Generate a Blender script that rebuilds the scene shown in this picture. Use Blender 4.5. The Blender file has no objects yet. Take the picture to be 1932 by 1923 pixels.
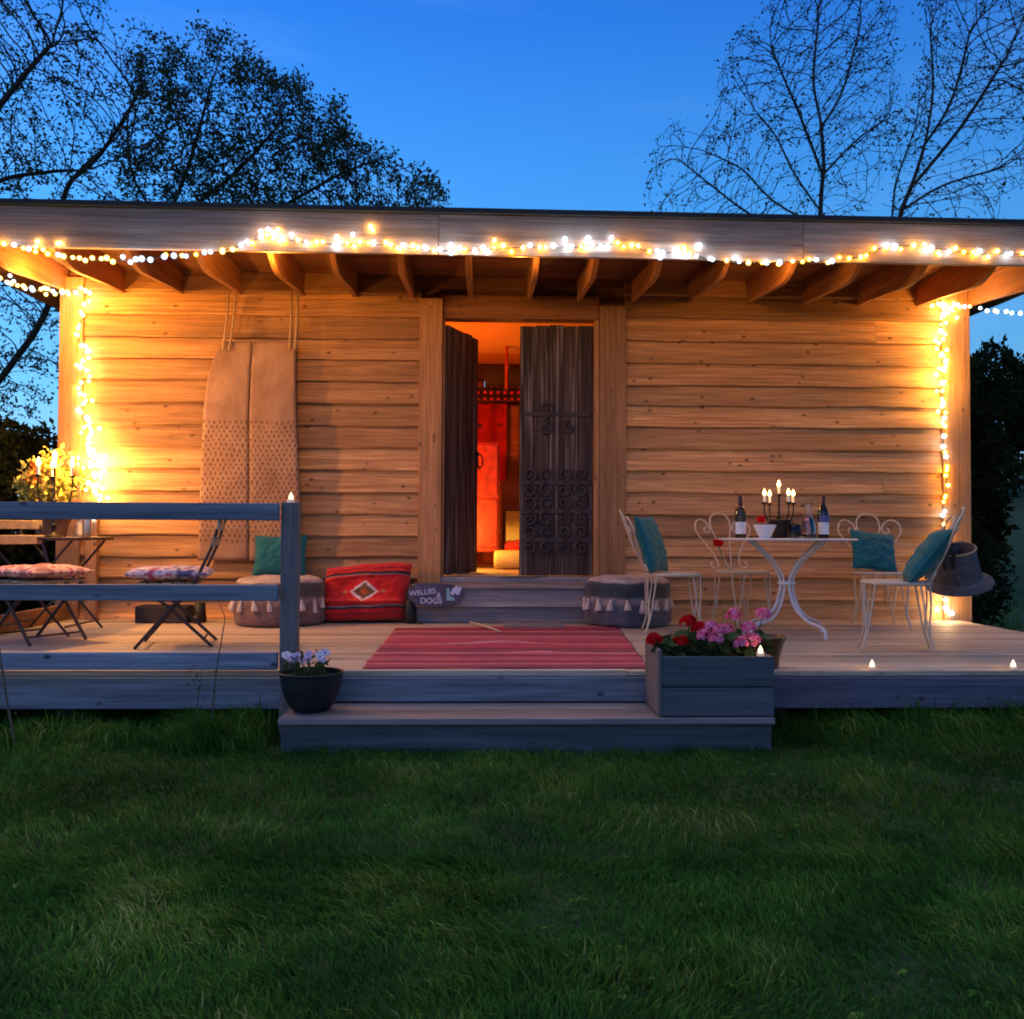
import bpy, math, random
import numpy as np
from mathutils import Matrix, Vector, noise
random.seed(7); rng = np.random.default_rng(7)
sc = bpy.context.scene
COL = sc.collection
R = math.radians

# ------------------------------------------------------------------ camera
F, CX, CY = 1700.0, 966.0, 961.5            # focal length and centre in units of a 1932 wide picture
CAM = Vector((0.0, -7.52, 0.72))
ROT = Matrix.Rotation(-R(1.8), 3, 'Z') @ Matrix.Rotation(R(90) + math.atan(43.5 / F), 3, 'X') @ Matrix.Rotation(R(0.27), 3, 'Z')
cd = bpy.data.cameras.new('camera'); cam = bpy.data.objects.new('camera', cd); COL.objects.link(cam)
cam.location = CAM; cam.rotation_euler = ROT.to_euler()
cd.sensor_width = 36; cd.lens = 36 * F / 1932; cd.clip_start = 0.05; cd.clip_end = 2000
sc.camera = cam

def ray(px, py): return ROT @ Vector(((px - CX) / F, -(py - CY) / F, -1))
def at(px, py, Y):                          # the point of the vertical plane y = Y seen at a pixel
    d = ray(px, py); return CAM + d * ((Y - CAM.y) / d.y)
def on(px, py, Z=0.0):                      # the point of the level plane z = Z seen at a pixel
    d = ray(px, py); return CAM + d * ((Z - CAM.z) / d.z)

# ------------------------------------------------------------------ mesh builder
class MB:
    def __init__(s): s.v = []; s.f = []; s.t = []; s.c = []
    def add(s, vs, fs, t=None, cs=None):
        b = len(s.v); s.v += [tuple(p) for p in vs]
        s.f += [tuple(i + b for i in f) for f in fs]
        t = random.random() if t is None else t
        s.t += [t] * len(fs)
        if cs is not None: s.c += list(cs)
        elif s.c or False: s.c += [(1, 1, 1)] * len(vs)
        return s
    def box(s, x0, x1, y0, y1, z0, z1, t=None, M=None):
        vs = [Vector((x, y, z)) for x in (x0, x1) for y in (y0, y1) for z in (z0, z1)]
        if M is not None: vs = [M @ p for p in vs]
        return s.add(vs, [(0, 1, 3, 2), (4, 6, 7, 5), (0, 4, 5, 1), (2, 3, 7, 6), (0, 2, 6, 4), (1, 5, 7, 3)], t)
    def tube(s, pts, r, n=8, closed=False, t=None):
        pts = [Vector(p) for p in pts]; m = len(pts)
        rs = r if isinstance(r, (list, tuple)) else [r] * m
        vs, fs = [], []; prev = None
        for i, p in enumerate(pts):
            if closed: d = pts[(i + 1) % m] - pts[i - 1]
            else: d = pts[min(i + 1, m - 1)] - pts[max(i - 1, 0)]
            if d.length < 1e-9: d = Vector((0, 0, 1))
            d.normalize()
            if prev is None: u = d.orthogonal().normalized()
            else:
                u = prev - d * prev.dot(d)
                u = u.normalized() if u.length > 1e-6 else d.orthogonal().normalized()
            prev = u; w = d.cross(u)
            for k in range(n):
                a = 2 * math.pi * k / n
                vs.append(p + (u * math.cos(a) + w * math.sin(a)) * rs[i])
        for i in range(m if closed else m - 1):
            j = (i + 1) % m
            for k in range(n):
                fs.append((i * n + k, i * n + (k + 1) % n, j * n + (k + 1) % n, j * n + k))
        if not closed:
            fs.append(tuple(range(n))[::-1]); fs.append(tuple((m - 1) * n + k for k in range(n)))
        return s.add(vs, fs, t)
    def lathe(s, prof, n=24, M=None, t=None, sx=1, sy=1, wob=None):
        vs, fs = [], []
        for r, z in prof:
            for k in range(n):
                a = 2 * math.pi * k / n
                rr = r if wob is None else r * wob(a, z)
                vs.append(Vector((rr * sx * math.cos(a), rr * sy * math.sin(a), z)))
        if M is not None: vs = [M @ p for p in vs]
        for i in range(len(prof) - 1):
            for k in range(n):
                fs.append((i * n + k, i * n + (k + 1) % n, (i + 1) * n + (k + 1) % n, (i + 1) * n + k))
        if prof[0][0] > 1e-4: fs.append(tuple(range(n))[::-1])
        if prof[-1][0] > 1e-4: fs.append(tuple((len(prof) - 1) * n + k for k in range(n)))
        return s.add(vs, fs, t)
    def ball(s, c, r, n=10, t=None, sz=1.0):
        m = max(4, n // 2 + 1)
        prof = [(max(1e-5, r * math.sin(math.pi * i / m)), -r * sz * math.cos(math.pi * i / m)) for i in range(m + 1)]
        return s.lathe(prof, n, Matrix.Translation(Vector(c)), t)
    def grid(s, fn, nu, nv, cf=None, t=None, flip=False):
        vs, cs = [], []
        for j in range(nv + 1):
            for i in range(nu + 1):
                u, w = i / nu, j / nv
                vs.append(fn(u, w))
                if cf: cs.append(cf(u, w))
        fs = []
        for j in range(nv):
            for i in range(nu):
                q = (j * (nu + 1) + i, j * (nu + 1) + i + 1, (j + 1) * (nu + 1) + i + 1, (j + 1) * (nu + 1) + i)
                fs.append(q[::-1] if flip else q)
        return s.add(vs, fs, t, cs if cf else None)
    def prism(s, poly, d, t=None):          # poly: points, d: extrusion vector
        poly = [Vector(p) for p in poly]; n = len(poly); d = Vector(d)
        vs = poly + [p + d for p in poly]
        fs = [tuple(range(n))[::-1], tuple(range(n, 2 * n))] + [(i, (i + 1) % n, n + (i + 1) % n, n + i) for i in range(n)]
        return s.add(vs, fs, t)
    def build(s, name, mat, parent=None, smooth=False, bevel=0, loc=None, label=None):
        me = bpy.data.meshes.new(name); me.from_pydata(s.v, [], s.f)
        a = me.attributes.new('tint', 'FLOAT', 'FACE'); a.data.foreach_set('value', s.t)
        if s.c and len(s.c) == len(s.v):
            a = me.attributes.new('col', 'FLOAT_COLOR', 'POINT')
            a.data.foreach_set('color', [x for c in s.c for x in (c[0], c[1], c[2], 1.0)])
        if smooth: me.polygons.foreach_set('use_smooth', [True] * len(me.polygons))
        me.update(); me.materials.append(mat)
        o = bpy.data.objects.new(name, me); COL.objects.link(o)
        if parent is not None: o.parent = parent
        if loc is not None: o.location = loc
        if bevel:
            b = o.modifiers.new('bevel', 'BEVEL'); b.width = bevel; b.segments = 2; b.limit_method = 'ANGLE'
        if label: o['label'] = label
        return o

def spline(pts, n=6, closed=False):         # Catmull-Rom through points
    pts = [Vector(p) for p in pts]; out = []; m = len(pts)
    for i in range(m if closed else m - 1):
        if closed: a, b, c, d = pts[i - 1], pts[i], pts[(i + 1) % m], pts[(i + 2) % m]
        else: a, b, c, d = pts[max(i - 1, 0)], pts[i], pts[i + 1], pts[min(i + 2, m - 1)]
        for k in range(n):
            t = k / n
            out.append(0.5 * ((2 * b) + (c - a) * t + (2 * a - 5 * b + 4 * c - d) * t * t + (3 * b - a - 3 * c + d) * t ** 3))
    if not closed: out.append(pts[-1])
    return out

def tag(o, label=None, cat=None, group=None, kind=None):
    if label: o['label'] = label
    if cat: o['category'] = cat
    if group: o['group'] = group
    if kind: o['kind'] = kind
    return o
def empty(name, loc=(0, 0, 0), rz=0, label=None, cat=None, group=None, rot=None):
    o = bpy.data.objects.new(name, None); COL.objects.link(o); o.empty_display_size = 0.1
    o.location = loc; o.rotation_euler = rot if rot else (0, 0, rz)
    return tag(o, label, cat, group)
def copy_tree(o, parent=None):
    c = o.copy(); COL.objects.link(c)
    if parent is not None: c.parent = parent
    for ch in list(o.children): copy_tree(ch, c)
    return c

# ------------------------------------------------------------------ materials
class NT:
    def __init__(s, name):
        s.m = bpy.data.materials.new(name); s.m.use_nodes = True
        s.n = s.m.node_tree.nodes; s.l = s.m.node_tree.links; s.n.clear()
        s.out = s.n.new('ShaderNodeOutputMaterial')
    def new(s, typ, **kw):
        n = s.n.new(typ)
        for k, v in kw.items():
            if hasattr(n, k): setattr(n, k, v)
        return n
    def link(s, a, b): s.l.new(a, b)
    def math(s, op, a, b=None, clamp=False):
        n = s.new('ShaderNodeMath', operation=op); n.use_clamp = clamp
        for i, x in enumerate((a, b)):
            if x is None: continue
            if isinstance(x, (int, float)): n.inputs[i].default_value = x
            else: s.link(x, n.inputs[i])
        return n.outputs[0]
    def coord(s, scale=(1, 1, 1), src='Object', tint=True):
        tc = s.new('ShaderNodeTexCoord'); mp = s.new('ShaderNodeMapping'); mp.inputs['Scale'].default_value = scale
        v = tc.outputs[src]
        if tint:
            at_ = s.new('ShaderNodeAttribute', attribute_name='tint')
            sc_ = s.new('ShaderNodeVectorMath', operation='SCALE'); cmb = s.new('ShaderNodeCombineXYZ')
            cmb.inputs[0].default_value = 17.3; cmb.inputs[1].default_value = 9.1; cmb.inputs[2].default_value = 13.7
            s.link(cmb.outputs[0], sc_.inputs[0]); s.link(at_.outputs['Fac'], sc_.inputs['Scale'])
            ad = s.new('ShaderNodeVectorMath', operation='ADD'); s.link(v, ad.inputs[0]); s.link(sc_.outputs[0], ad.inputs[1]); v = ad.outputs[0]
        s.link(v, mp.inputs[0]); return mp.outputs[0]
    def noise(s, vec, scale, detail=4, rough=0.55, dist=0.0):
        n = s.new('ShaderNodeTexNoise'); s.link(vec, n.inputs['Vector'])
        n.inputs['Scale'].default_value = scale; n.inputs['Detail'].default_value = detail
        n.inputs['Roughness'].default_value = rough; n.inputs['Distortion'].default_value = dist
        return n.outputs['Fac']
    def ramp(s, fac, stops, interp='LINEAR'):
        n = s.new('ShaderNodeValToRGB'); cr = n.color_ramp; cr.interpolation = interp
        while len(cr.elements) < len(stops): cr.elements.new(0.5)
        for e, (p, c) in zip(cr.elements, stops):
            e.position = p; e.color = (c[0], c[1], c[2], 1) if not isinstance(c, (int, float)) else (c, c, c, 1)
        s.link(fac, n.inputs[0]); return n.outputs[0]
    def mix(s, fac, a, b, mode='MIX'):
        n = s.new('ShaderNodeMix', data_type='RGBA', blend_type=mode)
        for sock, x in ((n.inputs[0], fac), (n.inputs[6], a), (n.inputs[7], b)):
            if isinstance(x, (int, float)): sock.default_value = x
            elif isinstance(x, tuple): sock.default_value = (x[0], x[1], x[2], 1)
            else: s.link(x, sock)
        return n.outputs[2]
    def bump(s, h, strength=0.3, dist=0.01):
        n = s.new('ShaderNodeBump'); n.inputs['Strength'].default_value = strength; n.inputs['Distance'].default_value = dist
        s.link(h, n.inputs['Height']); return n.outputs[0]
    def pbr(s, col, rough=0.7, metal=0, normal=None, **kw):
        b = s.new('ShaderNodeBsdfPrincipled')
        if isinstance(col, tuple): b.inputs['Base Color'].default_value = (*col[:3], 1)
        else: s.link(col, b.inputs['Base Color'])
        if isinstance(rough, (int, float)): b.inputs['Roughness'].default_value = rough
        else: s.link(rough, b.inputs['Roughness'])
        b.inputs['Metallic'].default_value = metal
        if normal is not None: s.link(normal, b.inputs['Normal'])
        for k, v in kw.items(): b.inputs[k.replace('_', ' ')].default_value = v
        s.link(b.outputs[0], s.out.inputs[0]); return s.m

def wood(name, light, dark, axis='x', grain=1.0, knots=0.0, rough=0.75, streak=None, bump=0.35, tintvar=0.35):
    k = NT(name); lo, hi = 1.3 * grain, 26 * grain
    scl = {'x': (lo, hi, hi), 'y': (hi, lo, hi), 'z': (hi, hi, lo)}[axis]
    v = k.coord(scl); g = k.noise(v, 1.0, 6, 0.62, 0.6)
    vb = k.coord(tuple(x * 0.22 for x in scl)); g2 = k.noise(vb, 1.0, 3, 0.5, 0.8)
    col = k.ramp(g, [(0.28, dark), (0.5, tuple((a + b) / 2 for a, b in zip(light, dark))), (0.72, light)])
    col = k.mix(0.75, col, k.ramp(g2, [(0.25, 0.55), (0.75, 1.25)]), 'MULTIPLY')
    at_ = k.new('ShaderNodeAttribute', attribute_name='tint')
    col = k.mix(1.0, col, k.ramp(at_.outputs['Fac'], [(0.0, 1 - tintvar), (1.0, 1 + tintvar * 0.6)]), 'MULTIPLY')
    if streak:
        sv = k.coord({'x': (0.7, 40, 40), 'y': (40, 0.7, 40), 'z': (40, 40, 0.9)}[axis])
        sn = k.noise(sv, 1.0, 3, 0.6, 0.3)
        col = k.mix(k.ramp(sn, [(0.52, 0.0), (0.68, 1.0)]), col, streak)
    h = g
    fine = k.noise(k.coord({'x': (2.5, 75, 75), 'y': (75, 2.5, 75), 'z': (75, 75, 2.5)}[axis]), 1.0, 2, 0.6)
    col = k.mix(0.5, col, k.ramp(fine, [(0.32, 0.55), (0.68, 1.3)]), 'MULTIPLY')
    if knots:
        sq = {'x': (2.0, 3.2, 3.2), 'y': (3.2, 2.0, 3.2), 'z': (3.2, 3.2, 2.0)}[axis]
        kv = k.coord(tuple(a * 1.5 for a in sq))
        vo = k.new('ShaderNodeTexVoronoi'); k.link(kv, vo.inputs['Vector']); vo.inputs['Scale'].default_value = 1.9; vo.inputs['Randomness'].default_value = 1
        km = k.ramp(vo.outputs['Distance'], [(0.05, knots), (0.08, knots * 0.7), (0.15, 0.0)])
        col = k.mix(km, col, tuple(x * 0.3 for x in dark))
    return k.pbr(col, rough, normal=k.bump(h, bump, 0.006))

def plain(name, col, rough=0.6, metal=0, var=0.25, scale=12, bump=0.0, **kw):
    k = NT(name); v = k.coord((1, 1, 1)); n = k.noise(v, scale, 5, 0.6)
    c = k.ramp(n, [(0.25, tuple(x * (1 - var) for x in col)), (0.75, tuple(min(1, x * (1 + var)) for x in col))])
    nb = k.bump(k.noise(v, scale * 6, 3), bump, 0.004) if bump else None
    return k.pbr(c, rough, metal, nb, **kw)
def fabric(name, col, rough=0.9, var=0.15, weave=260, useattr=False, bump=0.25):
    k = NT(name); v = k.coord((1, 1, 1)); n = k.noise(v, 5, 4, 0.6)
    c = k.ramp(n, [(0.3, tuple(x * (1 - var) for x in col)), (0.7, tuple(min(1, x * (1 + var)) for x in col))])
    if useattr:
        a = k.new('ShaderNodeAttribute', attribute_name='col')
        c = k.mix(1.0, a.outputs['Color'], k.ramp(n, [(0.3, 1 - var), (0.7, 1 + var)]), 'MULTIPLY')
    return k.pbr(c, rough, 0, k.bump(k.noise(v, weave, 2), bump, 0.002), Sheen_Weight=0.15)
def glow(name, col, strength, base=(0.8, 0.8, 0.8)):
    k = NT(name); return k.pbr(base, 0.4, Emission_Strength=strength, Emission_Color=(*col, 1))
def vcol(name, rough=0.85, var=0.2, scale=20):
    k = NT(name); v = k.coord(); n = k.noise(v, scale, 4, 0.6)
    a = k.new('ShaderNodeAttribute', attribute_name='col')
    return k.pbr(k.mix(1.0, a.outputs['Color'], k.ramp(n, [(0.3, 1 - var), (0.7, 1 + var)]), 'MULTIPLY'), rough)

M = {}
M['siding'] = wood('larch_siding', (0.76, 0.43, 0.18), (0.4, 0.18, 0.062), 'x', 1.5, 1.0, 0.72, bump=0.7, tintvar=0.46, streak=(0.42, 0.19, 0.07))
M['post'] = wood('post_timber', (0.56, 0.29, 0.12), (0.36, 0.16, 0.06), 'z', 1.4, 0.9, 0.72)
M['lintel'] = wood('lintel_timber', (0.38, 0.17, 0.06), (0.22, 0.085, 0.028), 'x', 1.0, 0.5)
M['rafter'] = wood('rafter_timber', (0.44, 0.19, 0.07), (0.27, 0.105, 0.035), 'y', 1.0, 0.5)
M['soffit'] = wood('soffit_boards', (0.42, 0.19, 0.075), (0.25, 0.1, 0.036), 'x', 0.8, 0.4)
M['fascia'] = wood('weathered_fascia', (0.62, 0.42, 0.31), (0.22, 0.14, 0.11), 'x', 0.7, 0.0, 0.7)
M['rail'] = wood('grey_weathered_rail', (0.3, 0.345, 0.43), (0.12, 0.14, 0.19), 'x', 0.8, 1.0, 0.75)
M['fasciadark'] = wood('dark_fascia', (0.17, 0.17, 0.24), (0.08, 0.08, 0.12), 'x', 0.8, 0.9)  # dark purple-navy boards for the deck front right of the step
M['railpost'] = wood('grey_weathered_post', (0.22, 0.2, 0.2), (0.1, 0.09, 0.09), 'z', 0.8, 0.6)
M['deck'] = wood('deck_boards', (0.68, 0.54, 0.42), (0.38, 0.29, 0.22), 'x', 0.8, 0.35, 0.62, tintvar=0.3)
M['step'] = wood('step_boards', (0.36, 0.31, 0.31), (0.2, 0.165, 0.17), 'x', 0.8, 0.3)
M['door'] = wood('aged_door', (0.1, 0.062, 0.052), (0.028, 0.015, 0.013), 'z', 0.7, 0.0, 0.8, streak=(0.26, 0.21, 0.195), bump=0.15)
M['planter'] = wood('blue_grey_planter', (0.11, 0.135, 0.16), (0.045, 0.055, 0.068), 'x', 0.8, 0.4)
M['planterend'] = wood('planter_end', (0.3, 0.26, 0.26), (0.17, 0.14, 0.14), 'z', 0.8, 0.7)
M['felt'] = plain('roof_felt', (0.02, 0.021, 0.025), 0.8)
M['iron'] = plain('black_iron', (0.022, 0.02, 0.02), 0.5, 0.6)
M['ironworn'] = plain('worn_iron', (0.055, 0.036, 0.033), 0.55, 0.3, 0.4)
M['whiteiron'] = plain('cream_painted_iron', (0.62, 0.5, 0.37), 0.45, 0.0, 0.15, 30)
M['tableiron'] = plain('white_painted_iron', (0.76, 0.74, 0.74), 0.4, 0.0, 0.1, 30)
M['wire'] = plain('dark_green_cable', (0.02, 0.025, 0.018), 0.6)
M['warm'] = glow('warm_bulb', (1.0, 0.56, 0.13), 170.0)
M['amber'] = glow('amber_bulb', (1.0, 0.42, 0.03), 170.0)
M['cool'] = glow('cool_bulb', (0.62, 0.8, 1.0), 125.0)
M['corner'] = glow('warm_bulb_bright', (1.0, 0.6, 0.16), 500.0)
M['flame'] = glow('candle_flame', (1.0, 0.52, 0.13), 12.0)
M['ledflame'] = glow('tealight_flame', (1.0, 0.72, 0.3), 4.0)
M['wax'] = glow('candle_wax', (1.0, 0.5, 0.15), 0.25, (0.8, 0.75, 0.62))
M['teal'] = fabric('teal_linen', (0.0, 0.12, 0.14))
M['cloth_tan'] = None
M['black'] = plain('black_plastic', (0.012, 0.012, 0.014), 0.6)
M['darkbox'] = plain('dark_painted_box', (0.025, 0.02, 0.022), 0.7, 0, 0.4)
M['chairwood'] = wood('folding_chair_wood', (0.62, 0.5, 0.33), (0.45, 0.34, 0.2), 'x', 1.0)
M['soil'] = plain('potting_soil', (0.018, 0.014, 0.011), 0.95, 0, 0.5, 60, 0.6)
M['terracotta'] = plain('terracotta', (0.42, 0.17, 0.07), 0.8)
M['brownpot'] = plain('brown_glaze', (0.16, 0.065, 0.02), 0.25, 0, 0.5)
M['ceramic'] = plain('white_ceramic', (0.78, 0.76, 0.77), 0.3, 0, 0.05)
M['slate'] = plain('slate_sign', (0.07, 0.065, 0.11), 0.7, 0, 0.3, 8)
M['chalk'] = plain('chalk_paint', (0.6, 0.62, 0.85), 0.9, 0, 0.12, 40)
M['chalkteal'] = plain('chalk_paint_teal', (0.25, 0.5, 0.55), 0.9, 0, 0.12, 40)
M['label'] = plain('paper_label', (0.75, 0.75, 0.78), 0.7, 0, 0.04)
M['labelblue'] = plain('blue_label', (0.08, 0.1, 0.3), 0.6, 0, 0.1)
M['foil'] = plain('dark_foil', (0.06, 0.015, 0.02), 0.35, 0.3)
M['silver'] = plain('aged_silver', (0.5, 0.48, 0.48), 0.3, 0.9, 0.2)
def glass(name, col, rough=0.02):
    k = NT(name); return k.pbr(col, rough, Transmission_Weight=1.0, IOR=1.45)
M['bottle1'] = glass('brown_green_glass', (0.13, 0.1, 0.02))
M['bottle2'] = glass('dark_green_glass', (0.015, 0.03, 0.02))
M['clear'] = glass('clear_glass', (0.97, 0.97, 1.0))
M['pinkdrink'] = glass('pink_lemonade', (0.9, 0.42, 0.42))

# hammock weave
k = NT('woven_jute'); tc = k.new('ShaderNodeTexCoord'); sp = k.new('ShaderNodeSeparateXYZ'); k.link(tc.outputs['Object'], sp.inputs[0])
wv_ = k.noise(k.coord((1, 1, 1), tint=False), 14, 3)
wz_ = k.noise(k.coord((1, 1, 1.3), tint=False), 9, 3)
x_, z_ = k.math('ADD', sp.outputs[0], k.math('MULTIPLY', k.math('SUBTRACT', wv_, 0.5), 0.035)), k.math('ADD', sp.outputs[2], k.math('MULTIPLY', k.math('SUBTRACT', wz_, 0.5), 0.06))
da = k.math('SINE', k.math('MULTIPLY', k.math('ADD', x_, k.math('MULTIPLY', z_, 0.55)), 150))
db = k.math('SINE', k.math('MULTIPLY', k.math('SUBTRACT', x_, k.math('MULTIPLY', z_, 0.55)), 150))
holes = k.math('MULTIPLY', k.math('MAXIMUM', da, 0.0), k.math('MAXIMUM', db, 0.0))
hm = k.ramp(holes, [(0.0, 0.0), (0.14, 1.0)])
zm = k.math('MULTIPLY', k.math('GREATER_THAN', z_, 0.62), k.math('LESS_THAN', z_, 1.62))
v = k.coord((1, 1, 1), tint=False); n1 = k.noise(v, 4, 4); n2 = k.noise(k.coord((160, 160, 6), tint=False), 1, 2)
base = k.mix(0.5, k.ramp(n1, [(0.3, (0.3, 0.165, 0.095)), (0.7, (0.46, 0.28, 0.175))]), k.ramp(n2, [(0.3, 0.7), (0.7, 1.2)]), 'MULTIPLY')
M['jute'] = k.pbr(k.mix(k.math('MULTIPLY', k.math('MULTIPLY', hm, zm), 0.8), base, (0.11, 0.05, 0.025)), 0.9, normal=k.bump(k.math('MULTIPLY', hm, zm), -0.6, 0.01))
M['rope'] = plain('hemp_rope', (0.5, 0.34, 0.19), 0.9, 0, 0.3, 60, 0.5)

# striped rug
k = NT('striped_rug'); tc = k.new('ShaderNodeTexCoord'); sp = k.new('ShaderNodeSeparateXYZ'); k.link(tc.outputs['Object'], sp.inputs[0])
cb = k.new('ShaderNodeCombineXYZ'); k.link(sp.outputs[1], cb.inputs[1])
nf = k.noise(cb.outputs[0], 5.0, 2, 0.85)
st = k.ramp(nf, [(0.0, (0.08, 0.012, 0.03)), (0.38, (0.24, 0.015, 0.05)), (0.44, (0.5, 0.04, 0.085)), (0.475, (0.13, 0.012, 0.04)), (0.495, (0.72, 0.32, 0.36)), (0.515, (0.45, 0.03, 0.075)), (0.575, (0.2, 0.05, 0.08))], 'CONSTANT')
v = k.coord((1, 1, 1), tint=False)
M['rug'] = k.pbr(k.mix(0.6, st, k.ramp(k.noise(v, 7, 5), [(0.3, 0.7), (0.7, 1.15)]), 'MULTIPLY'), 0.95, normal=k.bump(k.noise(k.coord((30, 300, 30), tint=False), 1, 2), 0.4, 0.003))

# foliage, grass, ground
def leafmat(name, a, b, rough=0.65):
    k = NT(name); at_ = k.new('ShaderNodeAttribute', attribute_name='tint')
    c = k.ramp(at_.outputs['Fac'], [(0, a), (1, b)])
    d = k.new('ShaderNodeBsdfDiffuse'); k.link(c, d.inputs[0]); t = k.new('ShaderNodeBsdfTranslucent'); k.link(c, t.inputs[0])
    m = k.new('ShaderNodeMixShader'); m.inputs[0].default_value = 0.25; k.link(d.outputs[0], m.inputs[1]); k.link(t.outputs[0], m.inputs[2])
    k.link(m.outputs[0], k.out.inputs[0]); return k.m
M['leaf'] = leafmat('dusk_leaf', (0.025, 0.035, 0.02), (0.075, 0.095, 0.05))
M['bud'] = leafmat('spring_bud', (0.02, 0.022, 0.01), (0.06, 0.06, 0.022))
M['hedge'] = leafmat('hedge_leaf', (0.012, 0.016, 0.008), (0.04, 0.05, 0.018))
M['plant'] = leafmat('pot_leaf', (0.03, 0.06, 0.025), (0.11, 0.16, 0.06))
M['plantyellow'] = leafmat('yellow_flower_leaf', (0.28, 0.32, 0.07), (0.75, 0.66, 0.2))
M['orangepetal'] = leafmat('orange_petal', (0.5, 0.16, 0.03), (0.6, 0.3, 0.08))
M['red'] = leafmat('red_petal', (0.45, 0.006, 0.01), (0.75, 0.015, 0.02))
M['pink'] = leafmat('pink_petal', (0.9, 0.1, 0.28), (0.95, 0.42, 0.6))
M['lilac'] = leafmat('lilac_petal', (0.6, 0.5, 0.75), (0.85, 0.8, 0.9))
M['stem'] = plain('green_stem', (0.06, 0.1, 0.03), 0.8)
M['weed'] = plain('dry_stalk', (0.12, 0.1, 0.06), 0.9)
M['bark'] = plain('dark_bark', (0.03, 0.024, 0.02), 0.95, 0, 0.4, 9, 0.5)

k = NT('lawn_soil'); v = k.coord((1, 1, 1), tint=False)
M['soilground'] = k.pbr(k.ramp(k.noise(v, 3, 6), [(0.3, (0.012, 0.035, 0.008)), (0.7, (0.03, 0.075, 0.016))]), 0.95, normal=k.bump(k.noise(v, 30, 4), 0.8, 0.03))
k = NT('lawn_blade'); at_ = k.new('ShaderNodeAttribute', attribute_name='tint'); v = k.coord((1, 1, 1), tint=False)
c = k.ramp(at_.outputs['Fac'], [(0, (0.024, 0.085, 0.018)), (0.5, (0.058, 0.172, 0.027)), (0.86, (0.14, 0.245, 0.034)), (1.0, (0.34, 0.37, 0.13))])
c = k.mix(0.9, c, k.ramp(k.noise(v, 1.6, 4, 0.6), [(0.3, 0.5), (0.72, 1.5)]), 'MULTIPLY')
d = k.new('ShaderNodeBsdfDiffuse'); k.link(c, d.inputs[0]); t = k.new('ShaderNodeBsdfTranslucent'); k.link(c, t.inputs[0])
mx = k.new('ShaderNodeMixShader'); mx.inputs[0].default_value = 0.3; k.link(d.outputs[0], mx.inputs[1]); k.link(t.outputs[0], mx.inputs[2]); k.link(mx.outputs[0], k.out.inputs[0])
M['grass'] = k.m

# ------------------------------------------------------------------ world
w = bpy.data.worlds.new('World'); sc.world = w; w.use_nodes = True
nt = w.node_tree; nt.nodes.clear()
def WN(t): return nt.nodes.new(t)
out = WN('ShaderNodeOutputWorld'); bg = WN('ShaderNodeBackground'); tc = WN('ShaderNodeTexCoord'); sp = WN('ShaderNodeSeparateXYZ')
nt.links.new(tc.outputs['Generated'], sp.inputs[0])
rp = WN('ShaderNodeValToRGB'); nt.links.new(sp.outputs[2], rp.inputs[0])
for e, (p, c) in zip([rp.color_ramp.elements[0], rp.color_ramp.elements[1]] + [rp.color_ramp.elements.new(0.5) for _ in range(4)],
                     [(0.0, (0.36, 0.62, 0.92)), (1.0, (0.008, 0.055, 0.3)), (0.14, (0.145, 0.49, 0.9)), (0.32, (0.055, 0.33, 0.87)), (0.5, (0.02, 0.18, 0.72)), (0.75, (0.012, 0.1, 0.5))]):
    e.position = p; e.color = (*c, 1)
hz = WN('ShaderNodeMapRange'); nt.links.new(sp.outputs[0], hz.inputs[0])
hz.inputs[1].default_value = -0.6; hz.inputs[2].default_value = 0.55; hz.inputs[3].default_value = 1.3; hz.inputs[4].default_value = 0.82
mul = WN('ShaderNodeVectorMath'); mul.operation = 'SCALE'; nt.links.new(rp.outputs[0], mul.inputs[0]); nt.links.new(hz.outputs[0], mul.inputs['Scale'])
sky = WN('ShaderNodeTexSky'); sky.sky_type = 'NISHITA'; sky.sun_disc = False; sky.sun_elevation = R(1.0); sky.sun_rotation = R(200)
sm = WN('ShaderNodeVectorMath'); sm.operation = 'SCALE'; sm.inputs['Scale'].default_value = 0.006; nt.links.new(sky.outputs[0], sm.inputs[0])
ad = WN('ShaderNodeVectorMath'); ad.operation = 'ADD'; nt.links.new(mul.outputs[0], ad.inputs[0]); nt.links.new(sm.outputs[0], ad.inputs[1])
yr = WN('ShaderNodeMapRange'); nt.links.new(sp.outputs[1], yr.inputs[0]); yr.inputs[1].default_value = -0.2; yr.inputs[2].default_value = 0.75; yr.inputs[3].default_value = 0.7; yr.inputs[4].default_value = 1.0
fin = WN('ShaderNodeVectorMath'); fin.operation = 'SCALE'; nt.links.new(ad.outputs[0], fin.inputs[0]); nt.links.new(yr.outputs[0], fin.inputs['Scale'])
mpw = WN('ShaderNodeMapping'); mpw.inputs['Scale'].default_value = (1.2, 1.2, 7.0); mpw.inputs['Rotation'].default_value = (0.0, 0.22, 0.3); nt.links.new(tc.outputs['Generated'], mpw.inputs[0])
cn = WN('ShaderNodeTexNoise'); cn.inputs['Scale'].default_value = 1.7; cn.inputs['Detail'].default_value = 6; cn.inputs['Roughness'].default_value = 0.6; nt.links.new(mpw.outputs[0], cn.inputs['Vector'])
cr_ = WN('ShaderNodeValToRGB'); cr_.color_ramp.elements[0].position = 0.5; cr_.color_ramp.elements[0].color = (0, 0, 0, 1); cr_.color_ramp.elements[1].position = 0.85; cr_.color_ramp.elements[1].color = (0.06, 0.07, 0.07, 1); nt.links.new(cn.outputs['Fac'], cr_.inputs[0])
ca = WN('ShaderNodeVectorMath'); ca.operation = 'ADD'; nt.links.new(fin.outputs[0], ca.inputs[0]); nt.links.new(cr_.outputs[0], ca.inputs[1])
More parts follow.
